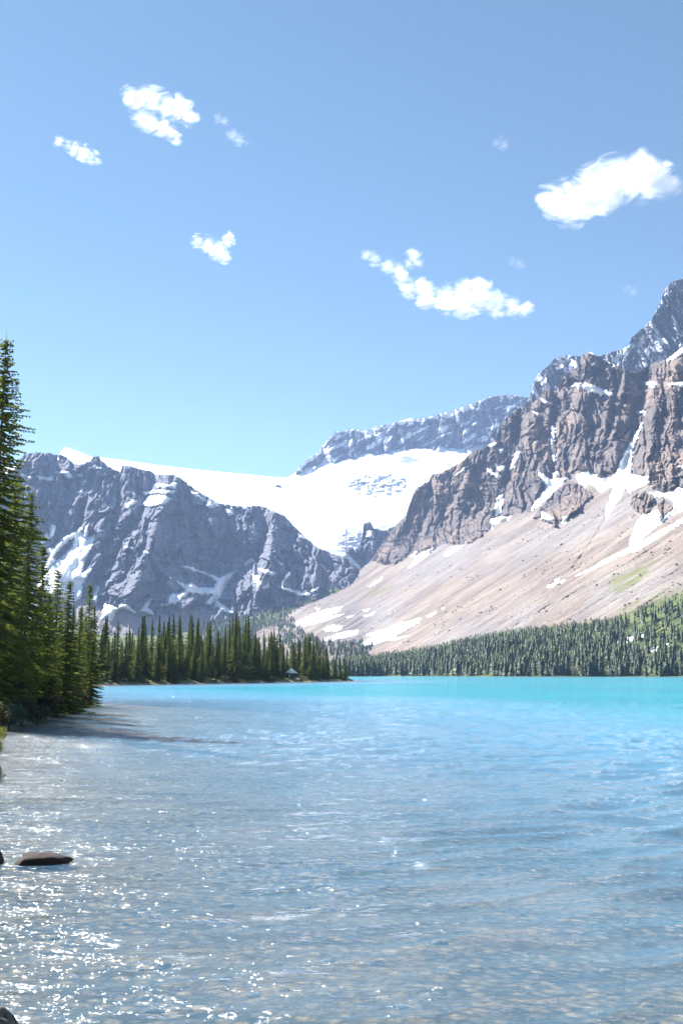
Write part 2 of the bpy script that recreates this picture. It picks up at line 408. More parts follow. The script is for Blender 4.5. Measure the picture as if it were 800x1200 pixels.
def ledge_snow(g, mask, parent, lift=1.5):
    R = g['R0'] + g['D'] - np.clip(mask, -2, 1.5) * lift
    fm = np.maximum.reduce([mask[:-1, :-1], mask[1:, :-1], mask[1:, 1:], mask[:-1, 1:]])
    Vv, Ff = compact(at(g['X'], g['Y'], R), grid_faces(*R.shape, fm > -0.6))
    stuff(obj('ledge_snow', mesh_np('ledge_snow', Vv, Ff, MAT_SNOW), parent))

def low(D):
    m = D
    for _ in range(3):
        p = np.pad(m, 1, mode='edge'); m = np.minimum.reduce([p[i:i + D.shape[0], j:j + D.shape[1]] for i in (0, 1, 2) for j in (0, 1, 2)])
    return blur(m, 4)
def blur(a, n):
    for _ in range(n):
        a = np.concatenate([a[:1], a, a[-1:]], 0); a = (a[:-2] + a[1:-1] * 2 + a[2:]) / 4
        a = np.concatenate([a[:, :1], a, a[:, -1:]], 1); a = (a[:, :-2] + a[:, 1:-1] * 2 + a[:, 2:]) / 4
    return a

# ---- right mountain: cliffs above a scree slope
R_TOP = line([(250, 765), (320, 731), (344, 715), (378, 697), (400, 682), (427, 664), (435, 656), (445, 640), (462, 617), (475, 606), (480, 590), (487, 572), (502, 564), (505, 557), (517, 554),
              (530, 547), (542, 540), (555, 527), (565, 526), (575, 519), (582, 512), (588, 496), (596, 486), (608, 478), (619, 477), (622, 467), (632, 467), (637, 455), (651, 459),
              (657, 447), (665, 437), (677, 430), (682, 416), (690, 412), (700, 417), (712, 424), (725, 430), (740, 436), (750, 434), (760, 427), (770, 424), (780, 421), (800, 406),
              (830, 392), (900, 370), (1000, 350)])
R_BASE = line([(300, 600), (425, 640), (435, 657), (445, 660), (462, 662), (477, 652), (490, 648), (510, 641), (528, 638), (540, 639), (555, 635), (572, 622), (577, 611), (597, 605), (620, 600), (630, 585),
               (642, 562), (665, 560), (676, 549), (687, 551), (703, 560), (717, 558), (728, 556), (738, 557), (759, 559), (764, 574), (777, 576), (793, 575), (800, 570), (850, 560), (1000, 520)])
T5 = lambda p: tile(620, 520, 4.444, p)
T4 = lambda p: tile(430, 500, 4, p)
C8 = lambda p: tile(600, 320, 4, p)
T6 = lambda p: tile(340, 640, 4, p)
T1 = lambda p: tile(10, 510, 4, p)
T2 = lambda p: tile(200, 540, 3.478, p)
OUTCROPS = [T5([(15, 385), (60, 320), (120, 260), (200, 190), (260, 210), (340, 270), (300, 300), (260, 345), (170, 400), (130, 435), (110, 400), (60, 390)]),
            T5([(515, 310), (545, 255), (600, 250), (655, 280), (655, 320), (600, 375), (545, 350)]),
            T5([(660, 310), (700, 285), (750, 320), (745, 345), (690, 390), (655, 380)])]
R_R = tps([(250, 793, 900), (320, 793, 880), (420, 793, 820), (600, 793, 770), (800, 793, 740), (1000, 793, 720),
           (425, 770, 1600), (500, 758, 1450), (610, 737, 1290), (720, 725, 1120), (800, 695, 1010), (1000, 640, 850),
           (320, 735, 2500), (344, 715, 2800), (400, 720, 2450), (500, 700, 2100), (600, 670, 1850), (700, 660, 1480), (800, 640, 1270), (1000, 560, 1050),
           (432, 657, 3200), (510, 641, 2850), (576, 611, 2620), (640, 590, 2330), (700, 565, 2130), (760, 565, 1900), (800, 570, 1760), (1000, 500, 1400),
           (487, 572, 3180), (555, 527, 2960), (600, 484, 2850), (637, 455, 2750), (690, 412, 2600), (740, 437, 2400), (770, 425, 2250), (800, 406, 2150), (1000, 350, 1800)])
R_GULLY = [([(760, 425), (752, 470), (742, 515), (728, 556)], 9, 130), ([(651, 459), (649, 500), (648, 560)], 4.5, 70), ([(622, 470), (604, 505), (597, 545), (583, 605)], 6, 60),
           ([(622, 600), (640, 572), (642, 560)], 4, 25), ([(505, 560), (500, 600), (484, 645)], 4, 45), ([(545, 545), (538, 570), (520, 600)], 4, 30), ([(575, 520), (560, 560), (566, 600)], 4, 30), ([(725, 440), (715, 500), (700, 550)], 4, 40)]
R_RIDGE = [([(690, 414), (683, 470), (680, 545)], 11, 55), ([(622, 468), (624, 520), (630, 560)], 8, 45), ([(712, 470), (704, 550)], 6, 40), ([(765, 455), (762, 555)], 8, 55),
           ([(790, 430), (786, 560)], 8, 40), ([(488, 574), (470, 620), (450, 652)], 5, 35), ([(545, 545), (540, 600), (530, 632)], 7, 35), ([(580, 520), (588, 575)], 5, 30)]
def facets(X, Y, sx, sy, seed):
    x = X / sx; y = Y / sy; ix = np.floor(x); iy = np.floor(y); best = np.full(X.shape, 1e9); out = np.zeros(X.shape)
    for dx in (-1, 0, 1):
        for dy in (-1, 0, 1):
            cx, cy = ix + dx, iy + dy
            jx = cx + _h(cx, cy, seed) / 65536; jy = cy + _h(cx, cy, seed + 1) / 65536
            ex, ey = x - jx, y - jy; d = ex * ex + ey * ey
            v = _h(cx, cy, seed + 2) / 65536 - 0.5 + ex * (_h(cx, cy, seed + 3) / 32768 - 1) * 0.9 + ey * (_h(cx, cy, seed + 4) / 32768 - 1) * 0.5
            m = d < best; best = np.where(m, d, best); out = np.where(m, v, out)
    return out
def cliff_noise(X, Y, s, k=1.0):
    wx = X + 8 * noise2(X / 40, Y / 40, s + 50) + 3 * noise2(X / 11, Y / 14, s + 51); wy = Y + 4 * noise2(X / 12, Y / 12, s + 52)
    big = ridged(wx / 27, Y / 90, 2, s)
    mid = ridged(wx / 10, Y / 36, 2, s + 3); mm = 0.35 + 0.65 * sstep(-0.2, 0.3, noise2(X / 35, Y / 30, s + 54))
    ty = Y + 7 * noise2(X / 60, Y / 60, s + 9) + X * 0.03
    ph = ty / 15 + 0.5 * noise2(X / 18, Y / 18, s + 11); tr = ph - np.floor(ph)
    ph2 = ty / 5.3 + 0.3 * noise2(X / 9, Y / 9, s + 12); tr2 = ph2 - np.floor(ph2)
    fa = facets(wx, wy, 17, 26, s + 31); fb = facets(wx, wy, 6.5, 10, s + 33); fc_ = facets(wx, wy, 2.9, 4.0, s + 35)
    crack = np.maximum(0, 1 - 4 * np.abs(noise2(wx / 13, Y / 60, s + 21))) ** 2
    lm = sstep(-0.15, 0.25, noise2(X / 45, Y / 25, s + 55))
    return k * (-34 * big - 17 * mid * mm + 44 * fa + 21 * fb + 9 * fc_ + lm * (17 * tr + 8 * tr2) + 24 * crack + 4 * fbm(X / 2.6, Y / 2.6, 2, s + 13))
cm_store = {}
def R_disp(X, Y, H):
    cm = sstep(-1.5, 4.0, R_BASE(X) + 2.2 * fbm(X / 7, Y / 7, 2, 21) - Y)
    for o_ in OUTCROPS: cm = np.maximum(cm, sstep(-1, 2.5, sdf(X, Y, o_) + 1.2 * noise2(X / 4, Y / 4, 5)))
    cm_store['cm'] = cm
    d = cm * cliff_noise(X, Y, 100)
    for pts, w, dep in R_GULLY: d = d + dep * np.exp(-(seg_dist(X, Y, pts) / w) ** 2) * np.maximum(cm, 0.25)
    for pts, w, dep in R_RIDGE: d = d - dep * np.exp(-(seg_dist(X, Y, pts) / w) ** 2) * cm
    d = d - 14 * cm
    al = -0.85 * X + 0.52 * Y; ac = 0.52 * X + 0.85 * Y
    sc = 16 * noise2(ac / 26, al / 170, 61) + 8 * ridged(ac / 9, al / 110, 2, 63) + 3.5 * fbm(ac / 3, al / 26, 2, 65) + 2.2 * fbm(X / 2.4, Y / 2.4, 2, 67)
    fade = sstep(793, 760, Y)
    d = d + (1 - cm) * sc * fade + 6 * fbm(X / 12, Y / 3, 2, 68) * sstep(793, 785, Y) * (1 - cm) * 0.6
    for pts, w, dep in [(T5([(440, 215), (395, 390), (330, 500), (230, 640), (130, 760)]), 1.6, 10), (T5([(0, 900), (200, 800), (330, 720)]), 2, 8), (T6([(580, 330), (680, 260), (740, 200)]), 2.5, 9), (T4([(560, 800), (620, 760), (650, 750)]), 2.0, -8)]:
        d = d + dep * np.exp(-(seg_dist(X, Y, pts) / w) ** 2) * (1 - cm)
    return d
gR = relief(300, 835, R_TOP, line([(0, 796.5), (1000, 796.5)]), R_R, 0.8, R_disp, 1.8, 4, extra_cols=list(np.arange(840, 1001, 5)))
gR['Dlow'] = low(gR['D'])
P = with_back(gR); nb = gR['back'][2]
X, Y = pad(gR['X'], nb), pad(gR['Y'], nb); cm = pad(cm_store['cm'], nb)
cm[-nb:] = np.where(X[-1] > 432, 1, 0)
al = -0.85 * X + 0.52 * Y; ac = 0.52 * X + 0.85 * Y
uv = np.stack([ac, al], -1) / 100
F_TOP = line([(250, 780), (380, 776), (425, 771), (500, 760), (550, 748), (610, 738), (670, 732), (720, 725), (750, 712), (780, 702), (800, 695), (1000, 650)])
meadow = sstep(-4, 3, Y - F_TOP(X) + 3 * fbm(X / 8, Y / 6, 3, 71))
green = sstep(-2, 10, sdf(X, Y, T5([(380, 760), (420, 680), (500, 640), (650, 600), (640, 680), (560, 760), (440, 790)])) + 3 * noise2(X / 6, Y / 6, 3))
green = np.maximum(green, 0.6 * sstep(-2, 10, sdf(X, Y, T6([(270, 250), (360, 190), (480, 170), (520, 190), (420, 240), (330, 260)]))))
green = np.maximum(green, 0.7 * sstep(14, 2, np.abs(Y - F_TOP(X) + 4)) * sstep(690, 760, X))
fc = 0.25 * (cm[:-1, :-1] + cm[1:, :-1] + cm[1:, 1:] + cm[:-1, 1:])
Ff = grid_faces(*X.shape)
Vc, Fc = compact(P, Ff[(fc > 0.5).ravel()])
right_mtn = struct(obj('right_mountain', mesh_np('right_mountain', Vc, Fc, MAT_ROCK_R, True, {'talus': np.zeros(len(Vc))})), 'brown buttressed cliff mountain above the scree slope')
Vs, Fs, uvs, ms, gs = compact(P, Ff[(fc <= 0.5).ravel()], uv, meadow, green)
obj('scree_slope', mesh_np('scree_slope', Vs, Fs, MAT_SCREE, True, {'meadow': ms, 'green': gs}, uvs), right_mtn)
SNOW_R = [T5([(240, 170), (300, 140), (370, 180), (430, 172), (525, 160), (620, 172), (632, 205), (560, 232), (520, 258), (500, 225), (470, 290), (430, 340), (400, 392), (393, 350), (420, 280), (440, 215), (400, 235), (370, 255), (340, 225), (310, 210), (290, 222), (258, 205)]),
          C8([(610, 700), (602, 740), (565, 830), (555, 955), (475, 960), (500, 890), (515, 850), (555, 790), (585, 740)]),
          T5([(625, 255), (760, 255), (765, 225), (830, 240), (830, 330), (730, 380), (650, 440), (580, 500), (520, 530), (525, 490), (545, 440), (570, 385), (640, 350), (665, 345), (690, 392), (745, 347), (752, 300), (700, 272), (655, 282)]),
          T5([(230, 692), (330, 642), (400, 597), (520, 540), (520, 525), (600, 496), (690, 450), (830, 365), (830, 390), (690, 478), (560, 555), (470, 586), (380, 630), (300, 668)]),
          T5([(0, 348), (38, 290), (85, 240), (80, 215), (48, 160), (45, 140), (100, 185), (205, 178), (130, 245), (80, 293), (30, 340)]),
          T5([(65, 355), (122, 383), (122, 408), (60, 393)]), T5([(172, 383), (202, 376), (192, 412), (170, 414)]),
          T5([(90, 745), (140, 720), (185, 710), (150, 735), (100, 752)]), T5([(118, 718), (155, 696), (150, 706)]),
          C8([(250, 542), (300, 513), (330, 524), (345, 513), (470, 562), (472, 580), (430, 567), (415, 580), (340, 542), (300, 534)]),
          C8([(573, 645), (622, 648), (617, 662), (580, 657)]), C8([(610, 503), (672, 518), (670, 542), (620, 522)]), C8([(723, 520), (830, 500), (830, 545), (770, 532)]),
          C8([(720, 412), (800, 345), (840, 320), (840, 360), (760, 402), (740, 410)]), C8([(360, 372), (400, 374), (470, 420), (482, 442), (440, 407), (390, 388)]),
          C8([(183, 715), (201, 720), (203, 890), (188, 885), (177, 780)]), C8([(133, 588), (187, 610), (182, 627), (138, 602)]), C8([(93, 648), (127, 658), (122, 672)]), C8([(183, 935), (212, 935), (207, 968), (188, 968)]),
          C8([(770, 905), (830, 885), (830, 935), (780, 915)]),
          T4([(555, 193), (570, 198), (627, 233), (622, 247), (580, 227)]), T4([(698, 118), (722, 118), (682, 200), (658, 212)]), T4([(598, 172), (642, 188), (632, 217), (603, 192)]), T4([(613, 322), (637, 317), (632, 402), (598, 424), (598, 370)]),
          T4([(578, 430), (672, 418), (662, 438), (600, 452), (583, 484)]), T4([(190, 665), (236, 608), (275, 580), (322, 561), (300, 590), (240, 635)]), T4([(355, 602), (415, 562), (442, 560), (430, 575), (390, 594)]), T4([(5, 747), (70, 708), (62, 722), (15, 750)]),
          T4([(198, 607), (232, 588), (227, 612)]), T4([(610, 98), (642, 103), (632, 132)]), T4([(558, 92), (607, 73), (592, 97)]), T4([(458, 340), (487, 360), (475, 369)]), T4([(408, 232), (458, 188), (472, 183), (440, 217)]),
          T6([(325, 462), (430, 398), (520, 357), (612, 337), (602, 357), (550, 387), (470, 433), (400, 458), (350, 467)]), T6([(150, 437), (240, 404), (322, 392), (317, 412), (240, 432), (170, 447)]),
          T6([(28, 357), (80, 328), (150, 300), (242, 283), (232, 302), (150, 340), (200, 328), (252, 318), (180, 347), (120, 362), (60, 373), (32, 374)]), T6([(148, 392), (190, 368), (242, 373), (237, 392), (180, 402)]),
          T6([(365, 188), (430, 148), (430, 160), (375, 190)]), T6([(338, 327), (400, 308), (388, 321), (345, 332)]), T6([(338, 302), (372, 291), (362, 305)]), T6([(638, 327), (682, 306), (682, 316), (650, 332)]), T6([(118, 289), (142, 291), (130, 300)]),
          T6([(353, 417), (422, 393), (412, 407), (365, 422)]), T6([(440, 442), (560, 418), (500, 438)]), T6([(715, 44), (790, 0), (805, 6), (740, 47)]), T6([(250, 335), (300, 322), (290, 335)]), T6([(706, 290), (724, 287), (718, 295)]),
          [(720, 752), (728, 748), (748, 744), (762, 744), (752, 749), (735, 753)], [(742, 742), (750, 741), (748, 745)], [(755, 762), (772, 756), (778, 762), (765, 765)], [(778, 754), (784, 753), (783, 757)]]
snow_patches(gR, SNOW_R, right_mtn, 3)

# ---- left mountain
L_TOP = line([(-300, 640), (-150, 590), (-40, 560), (5, 556), (17, 550), (21, 540), (29, 532), (42, 530), (60, 531), (64, 533), (71, 532), (80, 537), (87, 544), (97, 544), (106, 541), (110, 535), (116, 534), (119, 540), (127, 546), (135, 551),
              (141, 553), (144, 545), (152, 546), (165, 550), (177, 552), (182, 556), (197, 556), (206, 557), (217, 564), (232, 576), (246, 584), (257, 590), (272, 592), (295, 593), (306, 593), (321, 599), (334, 605), (344, 616),
              (357, 629), (372, 642), (390, 649), (407, 655), (414, 663), (425, 672), (445, 690), (470, 705)])
R_L = tps([(-300, 760, 2000), (0, 740, 2450), (150, 740, 2650), (300, 745, 2700), (450, 745, 2900), (-300, 640, 2500), (0, 556, 3250), (60, 531, 3450), (116, 534, 3500), (165, 550, 3450), (217, 564, 3400), (272, 592, 3400), (306, 593, 3380),
           (357, 629, 3300), (414, 663, 3150), (460, 700, 3050), (100, 690, 2850), (200, 690, 2850), (300, 690, 2950), (80, 640, 3050), (200, 620, 3080), (260, 650, 3180), (330, 660, 3050)])
L_GULLY = [([(64, 533), (80, 575), (62, 640)], 5, 60), ([(141, 553), (137, 590), (125, 640)], 4.5, 50), ([(180, 556), (165, 600), (130, 660), (100, 700)], 5, 60), ([(306, 595), (312, 630), (298, 655), (262, 690), (245, 712)], 6, 70), ([(205, 610), (240, 640), (290, 650)], 12, 60),
           ([(110, 550), (95, 600), (90, 640)], 4, 45), ([(360, 640), (350, 690)], 8, 30)]
L_RIDGE = [([(150, 548), (150, 600)], 8, 40), ([(206, 560), (175, 640), (150, 705)], 10, 90), ([(321, 600), (318, 640), (300, 690)], 9, 80), ([(100, 545), (105, 600)], 6, 35), ([(372, 644), (370, 680)], 8, 40), ([(45, 532), (40, 600)], 8, 40), ([(255, 592), (250, 620)], 10, 30)]
def L_disp(X, Y, H):
    am = 1.0 - 0.8 * sstep(-4, 8, Y - L_TAL(X))
    wx = X + 0.45 * (Y - 600) * sstep(230, 120, X)
    d = am * cliff_noise(wx, Y, 300, 1.15)
    for pts, w, dep in L_GULLY: d = d + dep * np.exp(-(seg_dist(X, Y, pts) / w) ** 2)
    for pts, w, dep in L_RIDGE: d = d - dep * np.exp(-(seg_dist(X, Y, pts) / w) ** 2)
    return d
L_TAL = line([(-300, 690), (0, 690), (85, 700), (100, 700), (130, 721), (140, 713), (155, 715), (170, 722), (200, 722), (206, 716), (230, 715), (250, 722), (300, 735), (470, 760)])
gL = relief(-20, 470, L_TOP, line([(-300, 775), (470, 775)]), R_L, 0.8, L_disp, 1.6, 14, back=(70, 20, 7), extra_cols=list(np.arange(-300, -22, 6)))
gL['Dlow'] = low(gL['D'])
P = with_back(gL); X, Y = pad(gL['X'], 7), pad(gL['Y'], 7)
tal = sstep(-1.5, 2.5, Y - L_TAL(X) + 2 * fbm(X / 6, Y / 6, 3, 33)); tal[-7:] = 0
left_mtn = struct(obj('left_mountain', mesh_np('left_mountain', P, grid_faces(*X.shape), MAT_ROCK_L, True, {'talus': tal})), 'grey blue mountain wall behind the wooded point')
SNOW_L = [T1([(130, 600), (180, 540), (240, 500), (260, 478), (300, 458), (340, 432), (352, 470), (360, 428), (370, 422), (376, 475), (406, 468), (400, 512), (360, 582), (345, 642), (387, 628), (350, 702), (340, 762), (300, 792), (130, 720), (180, 640), (225, 590), (262, 562), (302, 520), (306, 484), (280, 488), (240, 533), (210, 573), (225, 588), (180, 640)]),
          T1([(408, 700), (427, 708), (412, 785), (385, 772)]), T1([(450, 788), (522, 810), (482, 872), (436, 860)]), T1([(515, 795), (555, 793), (597, 832), (575, 829), (545, 812), (520, 812)]),
          T1([(618, 822), (640, 788), (667, 770), (657, 805), (688, 850), (640, 828)]), T1([(703, 797), (740, 788), (745, 758), (775, 740), (802, 748), (770, 788), (745, 803)]),
          T1([(630, 268), (680, 258), (777, 260), (772, 272), (690, 275), (640, 281)]), T1([(623, 327), (650, 288), (690, 280), (752, 288), (762, 302), (720, 328), (660, 338)]), T1([(543, 328), (590, 298), (603, 310), (560, 343)]),
          T1([(678, 228), (750, 233), (793, 222), (782, 248), (700, 243)]), T1([(218, 174), (280, 168), (307, 197), (285, 204), (260, 188)]), T1([(308, 190), (347, 178), (347, 201)]), T1([(373, 157), (405, 138), (443, 158), (410, 164)]),
          T1([(128, 190), (175, 198), (208, 193), (202, 218), (150, 208)]), T1([(533, 520), (588, 523), (582, 538)]), T1([(623, 540), (668, 557), (640, 552)]), T1([(198, 418), (222, 425), (212, 470), (193, 482)]), T1([(148, 502), (180, 458), (193, 480), (160, 524)]),
          T1([(228, 108), (247, 110), (237, 127)]), T1([(318, 272), (352, 248), (342, 270)]), T1([(60, 180), (110, 200), (105, 208), (62, 190)]),
          T2([(22, 488), (60, 505), (90, 498), (110, 518), (175, 518), (190, 492), (130, 457), (90, 447), (48, 430), (70, 428), (150, 460), (200, 477), (240, 458), (268, 448), (232, 502), (203, 547), (198, 575), (252, 617), (235, 627), (190, 592), (175, 602), (185, 572), (165, 588), (138, 586), (170, 546), (110, 542), (75, 538), (20, 584), (-3, 580), (-3, 548), (40, 540), (60, 530)]),
          T2([(333, 463), (352, 463), (373, 500), (360, 518), (338, 490)]), T2([(443, 513), (500, 523), (548, 545), (530, 553), (480, 533)]), T2([(298, 422), (330, 394), (338, 405), (310, 428)]), T2([(85, 128), (105, 130), (143, 162), (125, 160)]),
          T2([(143, 187), (165, 158), (198, 185), (165, 190)]), T2([(223, 194), (252, 193), (260, 222), (233, 217)]), T2([(63, 94), (82, 96), (103, 120)]), T2([(-2, 88), (22, 88), (15, 114)]), T2([(240, 176), (312, 178), (328, 213), (300, 197)]),
          T2([(512, 293), (553, 317), (538, 321)]), T2([(358, 440), (395, 445), (430, 458), (420, 468), (370, 455)]), T2([(375, 515), (400, 495), (402, 515), (380, 528)]), T2([(540, 545), (600, 515), (600, 525), (550, 555)])]
snow_patches(gL, SNOW_L, left_mtn, 203)

# ---- glacier and the snowfield behind
G_TOP = line([(-60, 560), (55, 540), (68, 534), (71, 531), (76, 524), (82, 525), (95, 530), (107, 535), (119, 536), (150, 540), (185, 545), (210, 548), (257, 553), (315, 558.5), (337, 560), (347, 553), (364, 541), (388, 540), (424, 530), (480, 526), (536, 524), (570, 520), (640, 520)])
R_G = tps([(-60, 600, 3700), (-60, 560, 4100), (60, 545, 3900), (76, 524, 4100), (120, 536, 4500), (120, 555, 3750), (200, 546, 4800), (200, 565, 3750), (257, 553, 4900), (257, 595, 3700), (337, 560, 4950), (337, 610, 3750), (300, 600, 3700), (415, 655, 3550), (420, 700, 3350), (400, 600, 4050),
           (450, 570, 4450), (380, 548, 4950), (480, 530, 5000), (560, 528, 5000), (640, 520, 5000), (480, 600, 4150), (560, 600, 4250), (640, 640, 4000), (500, 700, 3700)])
def G_disp(X, Y, H):
    ice = sstep(12, -4, np.hypot((X - 440) / 3.2, (Y - 568)) - 8) + 0.5 * sstep(10, -4, np.hypot((X - 415) / 1.3, (Y - 635)) - 10)
    return 14 * fbm(X / 40, Y / 14, 3, 400) + ice * 55 * ridged(X / 9, Y / 3.2, 2, 403)
gG = relief(-60, 640, G_TOP, lambda x: np.where(x < 405, np.minimum(L_TOP(x) + 9, 664), 690.0), R_G, 1.2, G_disp, 0.25, 24, back=(80, 40, 6))
struct(obj('glacier', mesh_np('glacier', with_back(gG), grid_faces(gG['X'].shape[0] + 6, gG['X'].shape[1]), MAT_SNOW)), 'white glacier and snowfield between the mountains')

# ---- back ridge
B_TOP = line([(330, 562), (346, 554), (352, 545), (372, 530), (380, 520), (392, 506), (418, 503), (426, 506), (440, 500), (460, 496), (480, 490), (496, 490), (528, 482), (544, 476), (556, 472), (572, 465), (596, 462), (616, 466), (640, 462), (700, 455)])
B_BASE = line([(330, 570), (346, 554), (364, 546), (388, 549), (400, 540), (406, 547), (424, 538), (456, 543), (480, 536), (508, 536), (536, 534), (700, 530)])
R_B = tps([(330, 575, 5000), (500, 560, 5000), (700, 560, 5000), (346, 554, 5010), (456, 543, 5030), (536, 534, 5030), (700, 530, 5030), (392, 506, 5200), (480, 490, 5220), (596, 462, 5250), (700, 455, 5300)])
def B_disp(X, Y, H): return cliff_noise(X * 1.25, Y * 1.15, 500, 1.5)
gB = relief(332, 700, B_TOP, lambda x: B_BASE(x) + 14, R_B, 0.9, B_disp, 1.6, 34, back=(60, 30, 6))
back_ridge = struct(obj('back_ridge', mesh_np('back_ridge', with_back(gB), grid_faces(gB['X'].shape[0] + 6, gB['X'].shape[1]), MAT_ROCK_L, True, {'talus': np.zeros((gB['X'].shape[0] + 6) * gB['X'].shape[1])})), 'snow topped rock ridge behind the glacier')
X, Y = gB['X'], gB['Y']
cap = 4.5 - (Y - B_TOP(X)) - 5 * sstep(560, 575, X) - 3 * sstep(430, 420, X) * sstep(390, 400, X)
nsn = 9 * (fbm((X - 1.2 * Y) / 38, (Y + 0.6 * X) / 7.5, 3, 520) - 0.13 - 0.10 * sstep(540, 600, X) + 0.16 * sstep(420, 370, X))
foot = (Y - B_BASE(X)) * 1.5 - 1 + 3 * fbm(X / 9, Y / 9, 2, 530)
ledge_snow(gB, np.maximum.reduce([cap + 1.5 * fbm(X / 8, Y / 4, 3, 521), nsn, foot]), back_ridge, 4)

# ---- far right summit behind the cliffs
E_TOP = line([(560, 520), (612, 480), (622, 460), (627, 442), (640, 430), (650, 420), (660, 417), (677, 417), (695, 418), (710, 415), (720, 411), (735, 407), (740, 395), (750, 386), (762, 376), (770, 361), (772, 357), (777, 342), (785, 331), (795, 327), (803, 326), (830, 330), (870, 345), (950, 385)])
R_E = tps([(560, 560, 3500), (700, 560, 3200), (950, 560, 2700), (622, 460, 3600), (690, 415, 3500), (740, 400, 3350), (790, 330, 3250), (870, 345, 3200), (950, 385, 3100)])
def E_disp(X, Y, H): return cliff_noise(X - 0.25 * Y, Y, 600, 1.3)
gE = relief(575, 835, E_TOP, line([(560, 540), (700, 500), (950, 480)]), R_E, 0.9, E_disp, 2.2, 44, back=(60, 60, 6), extra_cols=list(np.arange(840, 951, 6)))
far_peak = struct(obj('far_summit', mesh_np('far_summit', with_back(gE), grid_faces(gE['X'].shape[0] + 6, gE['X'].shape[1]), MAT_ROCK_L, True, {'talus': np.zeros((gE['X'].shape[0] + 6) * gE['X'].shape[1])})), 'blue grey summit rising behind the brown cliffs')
X, Y = gE['X'], gE['Y']
nsn = 9 * (fbm((X - 0.7 * Y) / 10, (Y + 0.7 * X) / 30, 3, 620) - 0.16)
ledge_snow(gE, np.maximum(nsn, 3 - seg_dist(X, Y, C8([(470, 415), (540, 350), (610, 320)])) + 2 * fbm(X / 5, Y / 4, 2, 621)), far_peak, 3)

# ---- rock outcrops in the ice
O_TOP = line([(398, 660), (404, 650), (410, 643), (420, 640), (424, 632), (426, 614), (433, 611), (438, 619), (450, 622), (462, 617), (480, 600), (500, 590)])
R_O = tps([(398, 690, 3330), (500, 690, 3330), (398, 655, 3420), (430, 612, 3500), (480, 600, 3520), (500, 590, 3520)])
gO = relief(398, 500, O_TOP, line([(0, 690), (900, 690)]), R_O, 0.9, lambda X, Y, H: cliff_noise(X, Y, 700, 0.8), 1.5, 54, back=(30, 30, 5))
gO['Dlow'] = low(gO['D'])
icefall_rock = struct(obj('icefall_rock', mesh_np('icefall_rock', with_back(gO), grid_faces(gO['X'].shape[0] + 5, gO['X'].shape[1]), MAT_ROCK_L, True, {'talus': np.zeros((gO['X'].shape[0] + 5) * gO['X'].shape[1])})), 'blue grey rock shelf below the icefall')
snow_patches(gO, [[(400, 647), (408, 650), (420, 661), (424, 668), (417, 666), (404, 655)], [(413, 640), (421, 636), (424, 641), (417, 647)], [(428, 622), (436, 622), (438, 630), (430, 630)]], icefall_rock, 771)

# ---- valley floor with forest behind the point
V_TOP = line([(-400, 750), (0, 745), (200, 745), (262, 731), (290, 724), (325, 714), (355, 702), (378, 692), (395, 690), (430, 700), (470, 720)])
R_V0 = line([(690, 2950), (710, 2850), (730, 2680), (750, 2280), (770, 1560), (790, 980), (797, 850)])
R_V = lambda x, y: R_V0(y)
gV = relief(-400, 470, V_TOP, line([(-400, 797), (470, 797)]), R_V, 2.5, lambda X, Y, H: 12 * fbm(X / 30, Y / 8, 3, 810) * sstep(797, 785, Y), 1.0, 64, back=(40, 40, 3))
valley = struct(obj('valley_floor', mesh_np('valley_floor', with_back(gV), grid_faces(gV['X'].shape[0] + 3, gV['X'].shape[1]), MAT_SCREE, True, {'meadow': np.ones((gV['X'].shape[0] + 3) * gV['X'].shape[1]), 'green': np.zeros((gV['X'].shape[0] + 3) * gV['X'].shape[1])}, np.zeros(((gV['X'].shape[0] + 3) * gV['X'].shape[1], 2)))), 'forested valley floor at the mountain foot')

